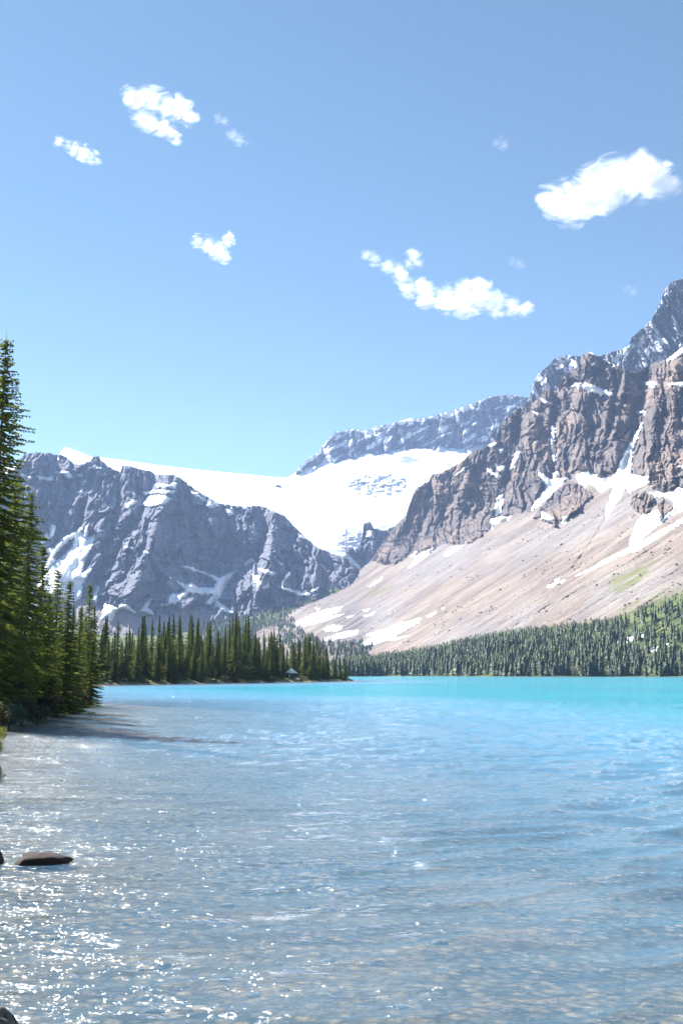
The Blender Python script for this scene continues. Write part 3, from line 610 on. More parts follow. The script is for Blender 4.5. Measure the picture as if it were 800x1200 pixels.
# ------------------------------------------------------------------ conifers
def rot_z(v, a): c, s = math.cos(a), math.sin(a); return np.array([v[0] * c - v[1] * s, v[0] * s + v[1] * c, v[2]])
def tube(pts, rad, n=6):
    pts = np.array(pts, float); V, Fq = [], []
    for i, p in enumerate(pts):
        d = pts[min(i + 1, len(pts) - 1)] - pts[max(i - 1, 0)]; d /= np.linalg.norm(d) + 1e-9
        a = np.cross(d, (0.3, 0.9, 0.2)); a /= np.linalg.norm(a) + 1e-9; b = np.cross(d, a)
        for k in range(n):
            t = 2 * math.pi * k / n; V.append(p + rad[i] * (math.cos(t) * a + math.sin(t) * b))
    for i in range(len(pts) - 1):
        for k in range(n): Fq.append((i * n + k, i * n + (k + 1) % n, (i + 1) * n + (k + 1) % n, (i + 1) * n + k))
    return V, Fq
def conifer(name, H, rad, seed, whorl, nbr, tw_step, tw_len, tw_w, mat, branches=True, bare=0.06, ragged=0.35, shape=0.8):
    r = random.Random(seed); LV, LF, BV, BF = [], [], [], []
    bend = [(0.012 * H * r.uniform(-1, 1)) for _ in range(2)]
    def axis(h): t = h / H; return np.array([bend[0] * t * t, bend[1] * t * t, h])
    hs = np.linspace(0, H, 9); V, Fq = tube([axis(h) for h in hs], [max(0.012, 0.0115 * H * (1 - 0.96 * (h / H) ** 0.9)) for h in hs], 7)
    BV += V; BF += Fq
    h = H * bare; gap_phase = r.uniform(0, 9)
    while h < H * 0.995:
        t = h / H
        env = rad * min(1.0, (1 - t) ** shape * 1.12) * (0.82 + 0.18 * min(1, t * 5))
        env *= 1 + (0.22 if branches else 0.30) * math.sin(t * 23 + gap_phase)
        n = max(4, int(nbr * (0.75 + 0.25 * (1 - t)) + r.random()))
        a0 = r.uniform(0, 6.28)
        for b in range(n):
            if r.random() < 0.06: continue
            az = a0 + 6.283 * b / n + r.uniform(-0.35, 0.35)
            L = max((0.12 if branches else 0.03) * rad, env * r.uniform(1 - ragged, 1.12)) 
            hh = h + r.uniform(-0.5, 0.5) * whorl
            dr = 0.10 + 0.42 * (1 - t) + r.uniform(-0.1, 0.1) - 0.55 * max(0, t - 0.75) * 3
            o = axis(min(hh, H * 0.995)); dh = np.array([math.cos(az), math.sin(az), 0]); sd_ = np.array([-math.sin(az), math.cos(az), 0])
            def pt(s): return o + dh * (L * s) + np.array([0, 0, L * (-dr * s + 0.36 * dr * s * s * s)])
            if branches and L > 0.3:
                V, Fq = tube([pt(0), pt(0.5), pt(0.92)], [0.012 + 0.008 * L, 0.009 + 0.004 * L, 0.004], 3)
                k = len(BV); BV += V; BF += [tuple(q + k for q in f) for f in Fq]
            s = 0.12; m = max(2, int(L / tw_step))
            for i in range(m + 1):
                s = 0.10 + 0.90 * (i + r.uniform(-0.3, 0.3)) / m; s = min(max(s, 0.05), 1)
                p = pt(s)
                for sg in (-1, 1, 0):
                    if sg == 0 and i % 2: continue
                    fl = tw_len * (0.55 + 0.6 * (1 - 0.55 * s)) * r.uniform(0.7, 1.25) * ((0.38 + 0.62 * (1 - t)) if branches else (0.16 + 0.84 * (1 - t)))
                    d = dh * (0.75 + r.uniform(-0.2, 0.3)) + sd_ * sg * r.uniform(0.6, 1.1) + np.array([0, 0, r.uniform(-0.45, 0.16)])
                    d /= np.linalg.norm(d)
                    e = p + d * fl + np.array([0, 0, -0.12 * fl])
                    w = np.cross(d, (r.uniform(-0.3, 0.3), r.uniform(-0.3, 0.3), 1)); w /= np.linalg.norm(w) + 1e-9
                    u = np.cross(w, d)
                    q = p * 0.45 + e * 0.55; k = len(LV)
                    LV += [p, q + w * tw_w, e, q - w * tw_w]; LF.append((k, k + 1, k + 2, k + 3))
                    if tw_w < 0.2 or i % 2 == 0:
                        k = len(LV); LV += [p, q + u * tw_w * 0.9, e, q - u * tw_w * 0.9]; LF.append((k, k + 1, k + 2, k + 3))
        h += whorl * r.uniform(0.8, 1.2) * (1 - 0.45 * t)
    # leader
    top = axis(H); k = len(LV); LV += [top - (0, 0, 0.02 * H), top + (tw_w * 0.6, 0, 0), top + (0, 0, 0.03 * H), top - (tw_w * 0.6, 0, 0)]; LF.append((k, k + 1, k + 2, k + 3))
    return mesh_np(name + '_crown', np.array(LV), LF, mat, False), mesh_np(name + '_trunk', np.array(BV), BF, MAT_BARK)
def plant_tree(protos, loc, H, H0, rz, label, cat='tree', group=None, name='spruce_tree', wid=1.0):
    s = H / H0; t = empty(name, loc, rz, (s * wid, s * wid, s)); tag(t, label, cat, group)
    obj('crown', protos[0], t); obj('trunk', protos[1], t)
    return t

NEAR = [conifer('near_spruce_a', 15.0, 2.6, 11, 0.25, 9, 0.13, 0.34, 0.040, MAT_SPRUCE, bare=0.05, shape=0.62),
        conifer('near_spruce_b', 8.0, 1.25, 12, 0.17, 8, 0.095, 0.22, 0.026, MAT_SPRUCE, bare=0.03),
        conifer('near_spruce_c', 8.0, 1.05, 13, 0.19, 7, 0.10, 0.21, 0.026, MAT_SPRUCE, bare=0.05, ragged=0.5)]
def ground_pt(px, R):
    a, b, _ = rays(px, 790.0); x, y = float(a) * R, float(b) * R
    return x, y
GROVE = [(-13, 396, 41, 0, 'tallest spruce at the left frame edge, towering over the grove'),
         (-34, 470, 46, 0, 'spruce half cut by the left frame edge behind the tallest spruce'),
         (27, 577, 47, 0, 'second tallest spruce of the left grove, its spire just right of the tallest'),
         (8, 560, 52, 0, 'spruce squeezed behind the tallest spruce at the left frame edge'),
         (45, 640, 51, 1, 'spruce with bright sunlit edge between second tallest spire and the twin tips'),
         (64, 668, 55, 1, 'left one of the two close spruce tips in the left grove'),
         (77, 682, 53, 1, 'bright yellow green spruce with full skirt in the left grove'),
         (92, 712, 62, 2, 'short spruce behind the outermost spruce of the left grove'),
         (103, 685, 65, 2, 'outermost slender spruce at the tip of the left grove'),
         (55, 700, 49, 1, 'low full spruce in the shaded front of the left grove'),
         (22, 690, 45, 1, 'shaded spruce below the second tallest spire at left'),
         (86, 745, 58, 1, 'small bushy spruce at the water side of the left grove'),
         (36, 735, 46, 2, 'young spruce low in the dark foot of the left grove'),
         (108, 752, 64, 1, 'smallest spruce leaning over the water at the grove tip')]
for q, (px, ty, R, k, lab) in enumerate(GROVE):
    x, y = ground_pt(px, R); z = land_z(x, y) - 0.1
    _, _, c = rays(px, ty); Ht = float(c) * R + CAM_H - z
    H0 = 15.0 if k == 0 else 8.0
    plant_tree(NEAR[k], (x, y, z), Ht, H0, q * 1.7, lab, 'spruce', 'spruces of the left grove', wid=((0.82 if q == 0 else 0.72) if k == 0 else 1.15))

MID = [conifer('point_spruce_%d' % q, 13.0, rd, 40 + q, 0.42, 9, 0.26, 0.46, 0.10, MAT_SPRUCE_M, branches=False, bare=br, ragged=0.62, shape=sh)
       for q, (rd, br, sh) in enumerate([(2.4, 0.04, 1.15), (2.0, 0.08, 1.05), (2.7, 0.03, 1.3), (1.9, 0.10, 0.95), (2.5, 0.05, 1.1), (2.8, 0.02, 1.35)])]
ORD = ['first', 'second', 'third', 'fourth', 'fifth', 'sixth', 'seventh', 'eighth', 'ninth', 'tenth', 'eleventh', 'twelfth', 'thirteenth', 'fourteenth', 'fifteenth', 'sixteenth', 'seventeenth', 'eighteenth', 'nineteenth', 'twentieth']
TENS = {2: 'twenty', 3: 'thirty', 4: 'forty', 5: 'fifty', 6: 'sixty'}
def ordinal(n):
    if n <= 20: return ORD[n - 1]
    t, u = divmod(n, 10)
    return (TENS[t] + '-' + ORD[u - 1]) if u else TENS[t][:-1] + 'ieth'
P_TOP = line([(90, 715), (118, 716), (150, 728), (180, 722), (205, 722), (225, 726), (255, 732), (280, 722), (300, 730), (325, 742), (345, 748), (357, 740), (370, 738), (377, 748), (386, 760), (395, 765), (405, 768), (413, 776)])
SH = np.array([(-50, 165), (-44, 173), (-33, 196), (-22, 221), (-10, 252), (-1, 276), (3.4, 287)])
seg = np.r_[0, np.cumsum(np.linalg.norm(np.diff(SH, axis=0), axis=1))]
def shore_pt(s, off):
    x = np.interp(s, seg, SH[:, 0]); y = np.interp(s, seg, SH[:, 1]); nrm = np.array([-0.93, 0.38])
    return x + nrm[0] * off, y + nrm[1] * off
pen = []
rr = random.Random(5)
s = 1.0
HUT_PX = 342
while s < seg[-1] - 0.6:
    x, y = shore_pt(s, rr.uniform(1.2, 4.5))
    px, _ = project(np.array([x, y, 0.0]))
    tall = rr.random()
    if not (331 < px < 352) : pen.append((x, y, rr.uniform(0.62, 0.98) if tall > 0.3 else rr.uniform(0.25, 0.5), True))
    s += rr.uniform(2.0, 3.8)
for row, (off, gap) in enumerate([(6.5, 3.0), (10.5, 3.2), (15.5, 3.5), (21, 4.0)]):
    s = -6 + rr.uniform(0, 3)
    while s < seg[-1] - off * 0.35:
        x, y = shore_pt(s, off + rr.uniform(-1.8, 1.8))
        if s < 0: x += s * 0.5; y += s * 0.85
        pen.append((x, y, rr.uniform(0.62, 1.08), False)); s += gap * rr.uniform(0.7, 1.35)
fr = sorted([p for p in pen if p[3]], key=lambda p: float(project(np.array([p[0], p[1], 0.0]))[0]))
fpx = [float(project(np.array([p[0], p[1], 0.0]))[0]) for p in fr]; back_rank = {}
for p in sorted([p for p in pen if not p[3]], key=lambda p: -p[2]):
    k = int(np.argmin(np.abs(np.array(fpx) - float(project(np.array([p[0], p[1], 0.0]))[0])))); n_ = 1 + sum(1 for v in back_rank.values() if v[0] == k); back_rank[p] = (k, n_)
nf = 0
for (x, y, hf, front) in fr + [p for p in pen if not p[3]]:
    z = land_z(x, y) - 0.15; R = math.hypot(x, y)
    px, py = project(np.array([x, y, z]))
    ty = float(P_TOP(px)); c = float(rays(px, ty)[2]); Ht = (c * R + CAM_H - z) * hf
    Ht = max(1.8, min(Ht, 17))
    if Ht < 3.0: k = 5
    else: k = rr.randrange(6)
    if front:
        nf += 1; lab = 'spruce at the waterline of the wooded point, %s from its left end' % ordinal(nf)
    else:
        k_, n_ = back_rank[(x, y, hf, front)]
        lab = '%s spruce right behind the %s waterline spruce of the wooded point' % ('tallest' if n_ == 1 else ordinal(n_) + ' tallest', ordinal(k_ + 1))
    plant_tree(MID[k], (float(x), float(y), z), Ht, 13.0, rr.uniform(0, 6.28), lab, 'spruce', 'spruces along the waterline of the point' if front else 'spruces behind the waterline row of the point', wid=rr.uniform(0.95, 1.4) * (1.25 if Ht < 7 else 1))

# ---- far shore forest
def small_conifer(seed, tiers=8, n=8):
    r = random.Random(seed); V, Fq = [], []
    for i in range(tiers):
        z0 = 0.06 + 0.86 * i / tiers; z1 = min(1.0, z0 + 2.0 / tiers); rad = (0.15 * (1 - z0) ** 0.8 + 0.012) * r.uniform(0.75, 1.25)
        k = len(V); V.append((r.uniform(-.01, .01), r.uniform(-.01, .01), z1))
        for j in range(n):
            a = 6.283 * (j + r.uniform(-.3, .3)) / n; q = rad * (r.uniform(0.35, 0.75) if j % 2 else r.uniform(0.9, 1.45))
            V.append((q * math.cos(a), q * math.sin(a), z0 + r.uniform(-0.05, 0.06)))
        for j in range(n): Fq.append((k, k + 1 + j, k + 1 + (j + 1) % n))
    return np.array(V), np.array(Fq)
SMALL = [small_conifer(q, 7 + q % 3) for q in range(5)]
SMALL_TRUNK = mesh_np('far_trunk', *[np.array(v) for v in tube([(0, 0, 0), (0, 0, 0.5), (0, 0, 0.95)], [0.014, 0.009, 0.002], 5)], MAT_BARK)
SMALL_M = [mesh_np('far_spruce_crown_%d' % q, v, f, MAT_FOREST, False) for q, (v, f) in enumerate(SMALL)]
def cell_area(g):
    P = g['P']; d1 = P[1:, :-1] - P[:-1, :-1]; d2 = P[:-1, 1:] - P[:-1, :-1]
    return np.abs(d1[..., 0] * d2[..., 1] - d1[..., 1] * d2[..., 0])
def scatter(g, dens, n, seed):
    r = np.random.default_rng(seed); w = (cell_area(g) * dens[:-1, :-1]).ravel(); w = np.clip(w, 0, np.percentile(w[w > 0], 99.5)); w /= w.sum()
    idx = r.choice(len(w), n, p=w); nc = g['X'].shape[1] - 1; i, j = idx // nc, idx % nc
    a, b = r.random(n)[:, None], r.random(n)[:, None]; P = g['P']
    return P[i, j] * (1 - a) * (1 - b) + P[i + 1, j] * a * (1 - b) + P[i, j + 1] * (1 - a) * b + P[i + 1, j + 1] * a * b
def forest_mesh(name, pts, hs, seed, parent=None):
    r = np.random.default_rng(seed); VV, FF = [], []; k = 0
    for p, h in zip(pts, hs):
        v, f = SMALL[r.integers(5)]; a = r.random() * 6.28; c, s_ = math.cos(a), math.sin(a); w = h * (0.9 + 0.4 * r.random())
        VV.append(np.stack([(v[:, 0] * c - v[:, 1] * s_) * w, (v[:, 0] * s_ + v[:, 1] * c) * w, v[:, 2] * h], -1) + p); FF.append(f + k); k += len(v)
    return mesh_np(name, np.concatenate(VV), np.concatenate(FF), MAT_FOREST, False)
X, Y = gR['X'], gR['Y']
clear = fbm(X / 22, Y / 9, 3, 901)
hi = sstep(700, 790, X) * sstep(775, 745, Y)
dens = ((Y > F_TOP(X) + 1) & (Y < 792.6) & (X > 405) & (gR['P'][..., 2] > 0.3)).astype(float) * np.clip(0.9 + 2.4 * clear, 0.03, 2.4) * (1 - 0.93 * hi * sstep(0.35, 0.0, clear))
dens = dens * (1 + 4 * sstep(786, 791.5, Y))
pts = scatter(gR, dens, 5600, 17)
R_ = np.hypot(pts[:, 0], pts[:, 1]); o_ = np.argsort(R_); pts = pts[o_]; pxs, pys = project(pts)
hs = 4.0 + 11 * np.random.default_rng(3).random(len(pts)) ** 1.6; up = sstep(1, 14, pys - F_TOP(pxs)); hs *= 0.35 + 0.65 * up
vis = np.where((pxs > 415) & (pxs < 806))[0][:300]; rest = np.setdiff1d(np.arange(len(pts)), vis)
for q in vis:
    t = empty('far_spruce', tuple(pts[q] - (0, 0, 0.4)), rr.uniform(0, 6.28), (hs[q] * rr.uniform(.9, 1.3), hs[q] * rr.uniform(.9, 1.3), hs[q]))
    tag(t, 'small dark spruce on the far shore below the scree slope', 'spruce', 'spruces along the far shore')
    obj('crown', SMALL_M[q % 5], t); obj('trunk', SMALL_TRUNK, t)
stuff(tag(obj('hillside_forest', forest_mesh('hillside_forest', pts[rest], hs[rest], 5)), 'mass of spruce forest on the hillside above the far shore', 'forest'))
# scrub and krummholz on the right hillside
sc = scatter(gR, ((Y > F_TOP(X) - 2) & (Y < 792.5) & (X > 405)).astype(float) * (0.6 + 1.2 * np.clip(-clear, 0, 1)), 4500, 23)
stuff(tag(obj('hillside_scrub', forest_mesh('hillside_scrub', sc, np.random.default_rng(9).uniform(1.5, 4.5, len(sc)), 6)), 'low green scrub between the trees on the right hillside', 'scrub'))
X, Y = gV['X'], gV['Y']
tri = sdf(X, Y, [(200, 800), (225, 742), (262, 724), (290, 718), (325, 709), (355, 699), (380, 690), (392, 694), (380, 715), (420, 745), (440, 800)])
dens = (tri > 0).astype(float) * np.clip(1 + fbm(X / 14, Y / 8, 2, 933), .1, 2) * (1 + 3 * sstep(1200, 2600, gV['R']))
pv = scatter(gV, dens, 2600, 29)
hv = np.random.default_rng(4).uniform(8, 18, len(pv)); hv = np.where(np.hypot(pv[:, 0], pv[:, 1]) < 900, hv * 0.55, hv)
stuff(tag(obj('valley_forest', forest_mesh('valley_forest', pv, hv, 8)), 'hazy dark forest at the foot of the left mountain', 'forest'))
X, Y = gR['X'], gR['Y']
toe = scatter(gR, (sdf(X, Y, T6([(0, 330), (60, 400), (150, 450), (250, 455), (390, 470), (380, 490), (260, 520), (100, 520), (-60, 470), (-60, 350)])) > 0).astype(float) * np.clip(0.7 + 1.6 * fbm(X / 9, Y / 5, 2, 941), 0, 2), 700, 31)
stuff(tag(obj('scree_toe_forest', forest_mesh('scree_toe_forest', toe, np.random.default_rng(6).uniform(5, 11, len(toe)), 9)), 'strip of small trees at the foot of the scree below the snow patches', 'forest'))

# ------------------------------------------------------------------ shrubs
def shrub_mesh(name, w, h, n, leaf, mat, seed):
    r = np.random.default_rng(seed); V, Fq, SV, SF = [], [], [], []
    nl = 11; lob = [(r.uniform(-.6, .6) * w, r.uniform(-.6, .6) * w, r.uniform(.25, .8) * h, r.uniform(.28, .45)) for _ in range(nl)]
    for i in range(n):
        lx, ly, lz, lr = lob[r.integers(nl)]
        d = r.normal(size=3); d /= np.linalg.norm(d); q = r.random() ** 0.4
        c = np.array([lx, ly, lz]) + d * q * lr * np.array([w, w, h * 0.8])
        if c[2] < 0.02: continue
        a = r.normal(size=3); a /= np.linalg.norm(a); b = np.cross(a, r.normal(size=3)); b /= np.linalg.norm(b)
        l = leaf * r.uniform(0.6, 1.3); k = len(V); V += [c - a * l, c + b * l * 0.45, c + a * l, c - b * l * 0.45]; Fq.append((k, k + 1, k + 2, k + 3))
    for lx, ly, lz, lr in lob:
        v, f = tube([(lx * .15, ly * .15, -0.1), (lx * .6, ly * .6, lz * .6), (lx, ly, lz + 0.2 * h)], [0.02 * h, 0.014 * h, 0.005 * h], 4); k = len(SV); SV += v; SF += [tuple(q + k for q in ff) for ff in f]
    return mesh_np(name + '_leaves', np.array(V), Fq, mat, False), mesh_np(name + '_stems', np.array(SV), SF, MAT_BARK)
SHR = {'willow': shrub_mesh('willow', 1.0, 1.0, 2600, 0.055, MAT_WILLOW, 1), 'brush': shrub_mesh('brush', 1.0, 1.0, 2600, 0.05, MAT_BRUSH, 2), 'lime': shrub_mesh('lime', 1.0, 1.0, 1500, 0.06, MAT_LIME, 3), 'bush': shrub_mesh('bush', 1.0, 1.0, 700, 0.12, MAT_BUSH, 4)}
def shrub(kind, px, R, w, h, label, group, name='shrub', dz=0.0):
    x, y = ground_pt(px, R); z = max(land_z(x, y), -0.05) + dz
    t = empty(name, (x, y, z), px * 0.7, (w, w, h)); tag(t, label, 'shrub', group)
    obj('leaves', SHR[kind][0], t); obj('stems', SHR[kind][1], t)
gp = 'shrubs along the left bank'
for kind, px, R, w, h, lab in [('willow', 12, 37.5, 0.75, 1.0, 'blue green willow shrub at the water edge under the tallest spruce'),
                               ('brush', -12, 36, 0.9, 1.1, 'brown green shrub at the left frame edge under the tallest spruce'),
                               ('brush', 30, 40, 0.8, 1.0, 'dark reddish shrub right of the blue green willow'),
                               ('willow', 44, 43, 0.7, 0.9, 'dull green shrub midway along the shaded bank'),
                               ('brush', 56, 46, 0.8, 1.0, 'reddish brown shrub below the yellow green spruce'),
                               ('brush', 68, 49.5, 0.7, 0.9, 'dark shrub overhanging water right of the yellow green spruce foot'),
                               ('willow', 80, 54, 0.7, 0.8, 'green shrub near the outer end of the shaded bank'),
                               ('brush', 92, 58.5, 0.7, 0.9, 'brown shrub under the outermost spruces'),
                               ('brush', 101, 62, 0.6, 0.8, 'small shrub at the very tip of the left grove'),
                               ('brush', 20, 44, 1.1, 1.9, 'tall dark brush behind the willow shrub'),
                               ('brush', 48, 49, 1.1, 1.9, 'tall brush between trunks in mid grove'),
                               ('brush', 75, 57, 1.0, 1.7, 'tall brush behind the outer shrubs of the grove')]:
    shrub(kind, px, R, w, h, lab, gp)
shrub('lime', 1, 28, 0.30, 0.42, 'bright yellow green bush poking in at the left frame edge above water', None, dz=0.25)
shrub('lime', -4, 25, 0.26, 0.50, 'lower bright yellow bush at the left frame edge', None, dz=0.1)
shrub('brush', -4, 20, 0.30, 0.35, 'dark low bush at the left frame edge below the yellow bushes', None, dz=0.0)
q = 0
for px in [128, 137, 147, 158, 171, 183, 186, 200, 212, 222, 236, 251, 262, 275, 289, 300, 316, 322, 356, 372, 384, 391, 398, 406]:
    # intersect the view azimuth with the shoreline of the point
    best = min(np.linspace(0, seg[-1], 400), key=lambda s_: abs(float(project(np.array([*shore_pt(s_, 0.8), 0.3]))[0]) - px))
    x, y = shore_pt(best, rr.uniform(0.5, 1.8)); q += 1
    w = rr.uniform(0.6, 1.5); t = empty('shore_bush', (float(x), float(y), land_z(x, y) - 0.05), px, (w, w, w * rr.uniform(0.55, 0.9)))
    tag(t, 'pale green bush on the point shoreline, %s from the left' % ordinal(q), 'shrub', 'bushes on the point shoreline')
    obj('leaves', SHR['bush'][0], t); obj('stems', SHR['bush'][1], t)

# ------------------------------------------------------------------ rocks and stones
def rock_mesh(name, seed, mat, sub=3, amp=0.35, flat=0.6):
    bm = bmesh.new(); bmesh.ops.create_icosphere(bm, subdivisions=sub, radius=1)
    r = np.random.default_rng(seed); pl = [(n_ / np.linalg.norm(n_), r.uniform(0.55, 0.85)) for n_ in r.normal(size=(9, 3))]
    for v in bm.verts:
        p = np.array(v.co)
        for n_, d in pl:
            e = p @ n_ - d
            if e > 0: p = p - n_ * e * 0.85
        p = p * (1 + amp * 0.35 * float(fbm(np.array(p[0] * 2 + seed), np.array(p[1] * 2 + p[2] * 1.3), 3, seed)))
        p[2] *= flat; v.co = p
    me = bpy.data.meshes.new(name); bm.to_mesh(me); bm.free(); me.materials.append(mat)
    me.polygons.foreach_set('use_smooth', np.ones(len(me.polygons), bool)); return me
def rock(name, mat, px, py, wpx, hpx, label, seed, cat='rock', sub=4):
    R = CAM_H * F / (py - 790); x, y = ground_pt(px, R); sw = wpx / F * R / 2; sh_ = hpx / F * R
    o = obj(name, rock_mesh(name, seed, mat, sub, 0.6, 1.0)); o.location = (x, y, sh_ * 0.15); o.scale = (sw, sw * 0.7, sh_ * 0.85); o.rotation_euler = (0, 0, 0.2)
    return tag(o, label, cat)
rock('shore_rock', MAT_DARKROCK, 58, 992, 66, 11, 'dark wet flat rock breaking the surface near the left bank', 27)
rock('shore_rock', MAT_DARKROCK, -2, 988, 32, 24, 'dark rock cut by the left frame edge beside the flat rock', 22)
rock('shore_rock', MAT_GREYROCK, 8, 1182, 76, 50, 'grey mottled rock in the bottom left corner', 23)
ST = [rock_mesh('bed_stone_%d' % q, 60 + q, MAT_STONE, 2, 0.5, 0.55) for q in range(6)]
for q, (px, py, w, lab) in enumerate([(224, 1186, 26, 'pale oval stone under water near the bottom edge'), (466, 1130, 20, 'pale stone on the lake bed near the bottom centre'), (640, 1150, 30, 'tan slab on the lake bed toward the bottom right'), (300, 1120, 18, 'small pale stone on the lake bed left of centre')]):
    R = CAM_H * F / (py - 790); x, y = ground_pt(px, R); w_ = w / F * R / 2
    o = obj('submerged_stone', rock_mesh('pale_stone_%d' % q, 80 + q, MAT_PALESTONE, 3, 0.5, 0.5)); o.location = (x, y, -float(bed_depth(np.array(x), np.array(y))) + 0.01); o.scale = (w_, w_ * .8, w_ * .7); tag(o, lab, 'stone')
# gravel: thousands of loose stones on the shallow bed, one mass
r = np.random.default_rng(77); VV, FF, k = [], [], 0
for q in range(1300):
    R = 4.2 + 26 * r.random() ** 1.6; a = r.uniform(-0.42, 0.42); x, y = R * math.sin(a), R * math.cos(a)
    me = ST[q % 6]
    if q < 6:
        n_ = len(me.vertices); co = np.zeros(n_ * 3); me.vertices.foreach_get('co', co); fc_ = np.zeros(len(me.polygons) * 3, int); me.polygons.foreach_get('vertices', fc_)
        me['i'] = 0; (ST_CO := globals().setdefault('ST_CO', {}))[q] = (co.reshape(-1, 3), fc_.reshape(-1, 3))
    v, f = ST_CO[q % 6]; t = r.random() * 6.28; c, s_ = math.cos(t), math.sin(t); w = 0.02 + 0.07 * r.random() ** 4
    d = float(bed_depth(np.array(x), np.array(y)))
    VV.append(np.stack([(v[:, 0] * c - v[:, 1] * s_) * w, (v[:, 0] * s_ + v[:, 1] * c) * w * 0.8, v[:, 2] * w], -1) + (x, y, min(-d - w * 0.1, -0.05 - w * 0.5))); FF.append(f + k); k += len(v)
stuff(tag(obj('lake_gravel', mesh_np('lake_gravel', np.concatenate(VV), np.concatenate(FF), MAT_STONE)), 'loose gravel and stones on the shallow lake bed', 'gravel'))
# boulders on the scree
BD = [rock_mesh('boulder_%d' % q, 90 + q, MAT_BOULDER, 2, 0.6, 0.8) for q in range(3)]
def on_right(px, py):
    i = np.argmin((gR['X'] - px) ** 2 + (gR['Y'] - py) ** 2); return gR['P'].reshape(-1, 3)[i]
for q, (px, py, w, lab) in enumerate([(658, 638, 6, 'largest dark boulder on the pale scree below the middle cliff'), (573, 644, 4, 'dark boulder on upper scree below the left cliff foot'), (721, 652, 4, 'boulder beside the diagonal snow streak'), (539, 668, 3.5, 'boulder in mid scree left of the rock rib'), (667, 656, 3, 'small boulder below the largest scree boulder'),
                                       (526, 739, 4, 'lone dark boulder low on the scree above the far forest'), (668, 726, 4, 'dark boulder near the forest edge on lower scree'), (731, 715, 3, 'boulder on the lower right scree'), (776, 676, 3, 'boulder on the right scree near the frame edge'), (586, 691, 5, 'broken rock rib block in the middle of the scree'), (481, 686, 3, 'boulder on the left part of the scree')]):
    p = on_right(px, py); w_ = w / F * math.hypot(p[0], p[1]) / 2
    o = obj('scree_boulder', BD[q % 3]); o.location = tuple(p); o.scale = (w_, w_, w_ * 0.8); o.rotation_euler = (0, 0, q); tag(o, lab, 'boulder', 'boulders on the scree')
# loose blocks strewn over the scree, too many to count
X, Y = gR['X'], gR['Y']; al = -0.85 * X + 0.52 * Y; ac = 0.52 * X + 0.85 * Y
dn = (cm_store['cm'] < 0.1) * (Y < F_TOP(X) - 2) * np.clip(0.25 + 2.2 * noise2(ac / 7, al / 90, 951), 0, 2) * np.clip(0.4 + 1.5 * noise2(X / 30, Y / 22, 952), 0.05, 2)
bp = scatter(gR, dn.astype(float), 2400, 37); r = np.random.default_rng(38); VV, FF, k = [], [], 0
bm = bmesh.new(); bmesh.ops.create_icosphere(bm, subdivisions=1, radius=1); bm.verts.ensure_lookup_table(); bv = np.array([v.co for v in bm.verts]); bf = np.array([[v.index for v in f.verts] for f in bm.faces]); bm.free()
for p in bp:
    w = 0.45 + 1.9 * r.random() ** 4; VV.append(bv * (1 + 0.5 * (r.random((len(bv), 1)) - 0.5)) * w * np.array([1, 1, 0.75]) + p); FF.append(bf + k); k += len(bv)
stuff(tag(obj('scree_blocks', mesh_np('scree_blocks', np.concatenate(VV), np.concatenate(FF), MAT_BOULDER, False)), 'small dark blocks strewn over the scree slope', 'rubble'))
# rock knob in the snowfield
p = at(327, 571, float(R_G(327, 571))); o = obj('snowfield_rock', rock_mesh('snowfield_rock', 99, MAT_BOULDER, 3, 0.7, 0.8)); o.location = tuple(p); o.scale = (17, 14, 17); tag(o, 'lone dark rock poking out of the white snowfield', 'rock')

# ------------------------------------------------------------------ hut on the point
def box(name, x0, x1, y0, y1, z0, z1, mat, parent):
    bm = bmesh.new(); bmesh.ops.create_cube(bm, size=1)
    for v in bm.verts: v.co = ((x0 + x1) / 2 + v.co.x * (x1 - x0), (y0 + y1) / 2 + v.co.y * (y1 - y0), (z0 + z1) / 2 + v.co.z * (z1 - z0))
    bmesh.ops.bevel(bm, geom=bm.edges[:], offset=0.02, segments=1, affect='EDGES')
    me = bpy.data.meshes.new(name); bm.to_mesh(me); bm.free(); me.materials.append(mat); return obj(name, me, parent)
best = min(np.linspace(0, seg[-1], 600), key=lambda s_: abs(float(project(np.array([*shore_pt(s_, 3.0), 0.8]))[0]) - HUT_PX))
hx, hy = shore_pt(best, 3.2); hz = land_z(hx, hy)
hut = empty('hut', (float(hx), float(hy), hz), 0.0, 0.72); tag(hut, 'small dark hut with white pitched roof among spruces on the point', 'hut')
box('deck', -2.0, 2.0, -2.0, 1.7, -0.5, 0.12, MAT_DECK, hut)
for q in range(7): box('log', -1.42, 1.42, -1.1, -0.92, 0.13 + q * 0.23, 0.34 + q * 0.23, MAT_LOG, hut)
wl = box('wall', -1.4, 1.4, -0.91, 1.4, 0.125, 1.76, MAT_LOG, hut)
dr = box('door', -0.9, -0.2, -1.16, -1.1, 0.13, 1.6, MAT_DECK, hut); box('handle', -0.32, -0.26, -1.22, -1.162, 0.8, 0.95, MAT_FRAME, dr)
wd = box('window', 0.3, 1.1, -1.15, -1.1, 0.7, 1.4, MAT_FRAME, hut); box('pane', 0.38, 1.02, -1.18, -1.152, 0.78, 1.32, MAT_GLASS, wd)
for sx in (-1.75, 1.75): box('post', sx - 0.07, sx + 0.07, -1.85, -1.7, 0.13, 1.76, MAT_LOG, hut)
bm = bmesh.new(); pr = [(-2.15, 1.72), (0, 3.45), (2.15, 1.72), (2.15, 1.86), (0, 3.6), (-2.15, 1.86)]
hipf = [bm.verts.new((x * 1.0, -2.2 if x else -0.7, z)) for x, z in pr]; hipb = [bm.verts.new((x, 1.9 if x else 0.9, z)) for x, z in pr]
bm.faces.new(hipf); bm.faces.new(hipb[::-1])
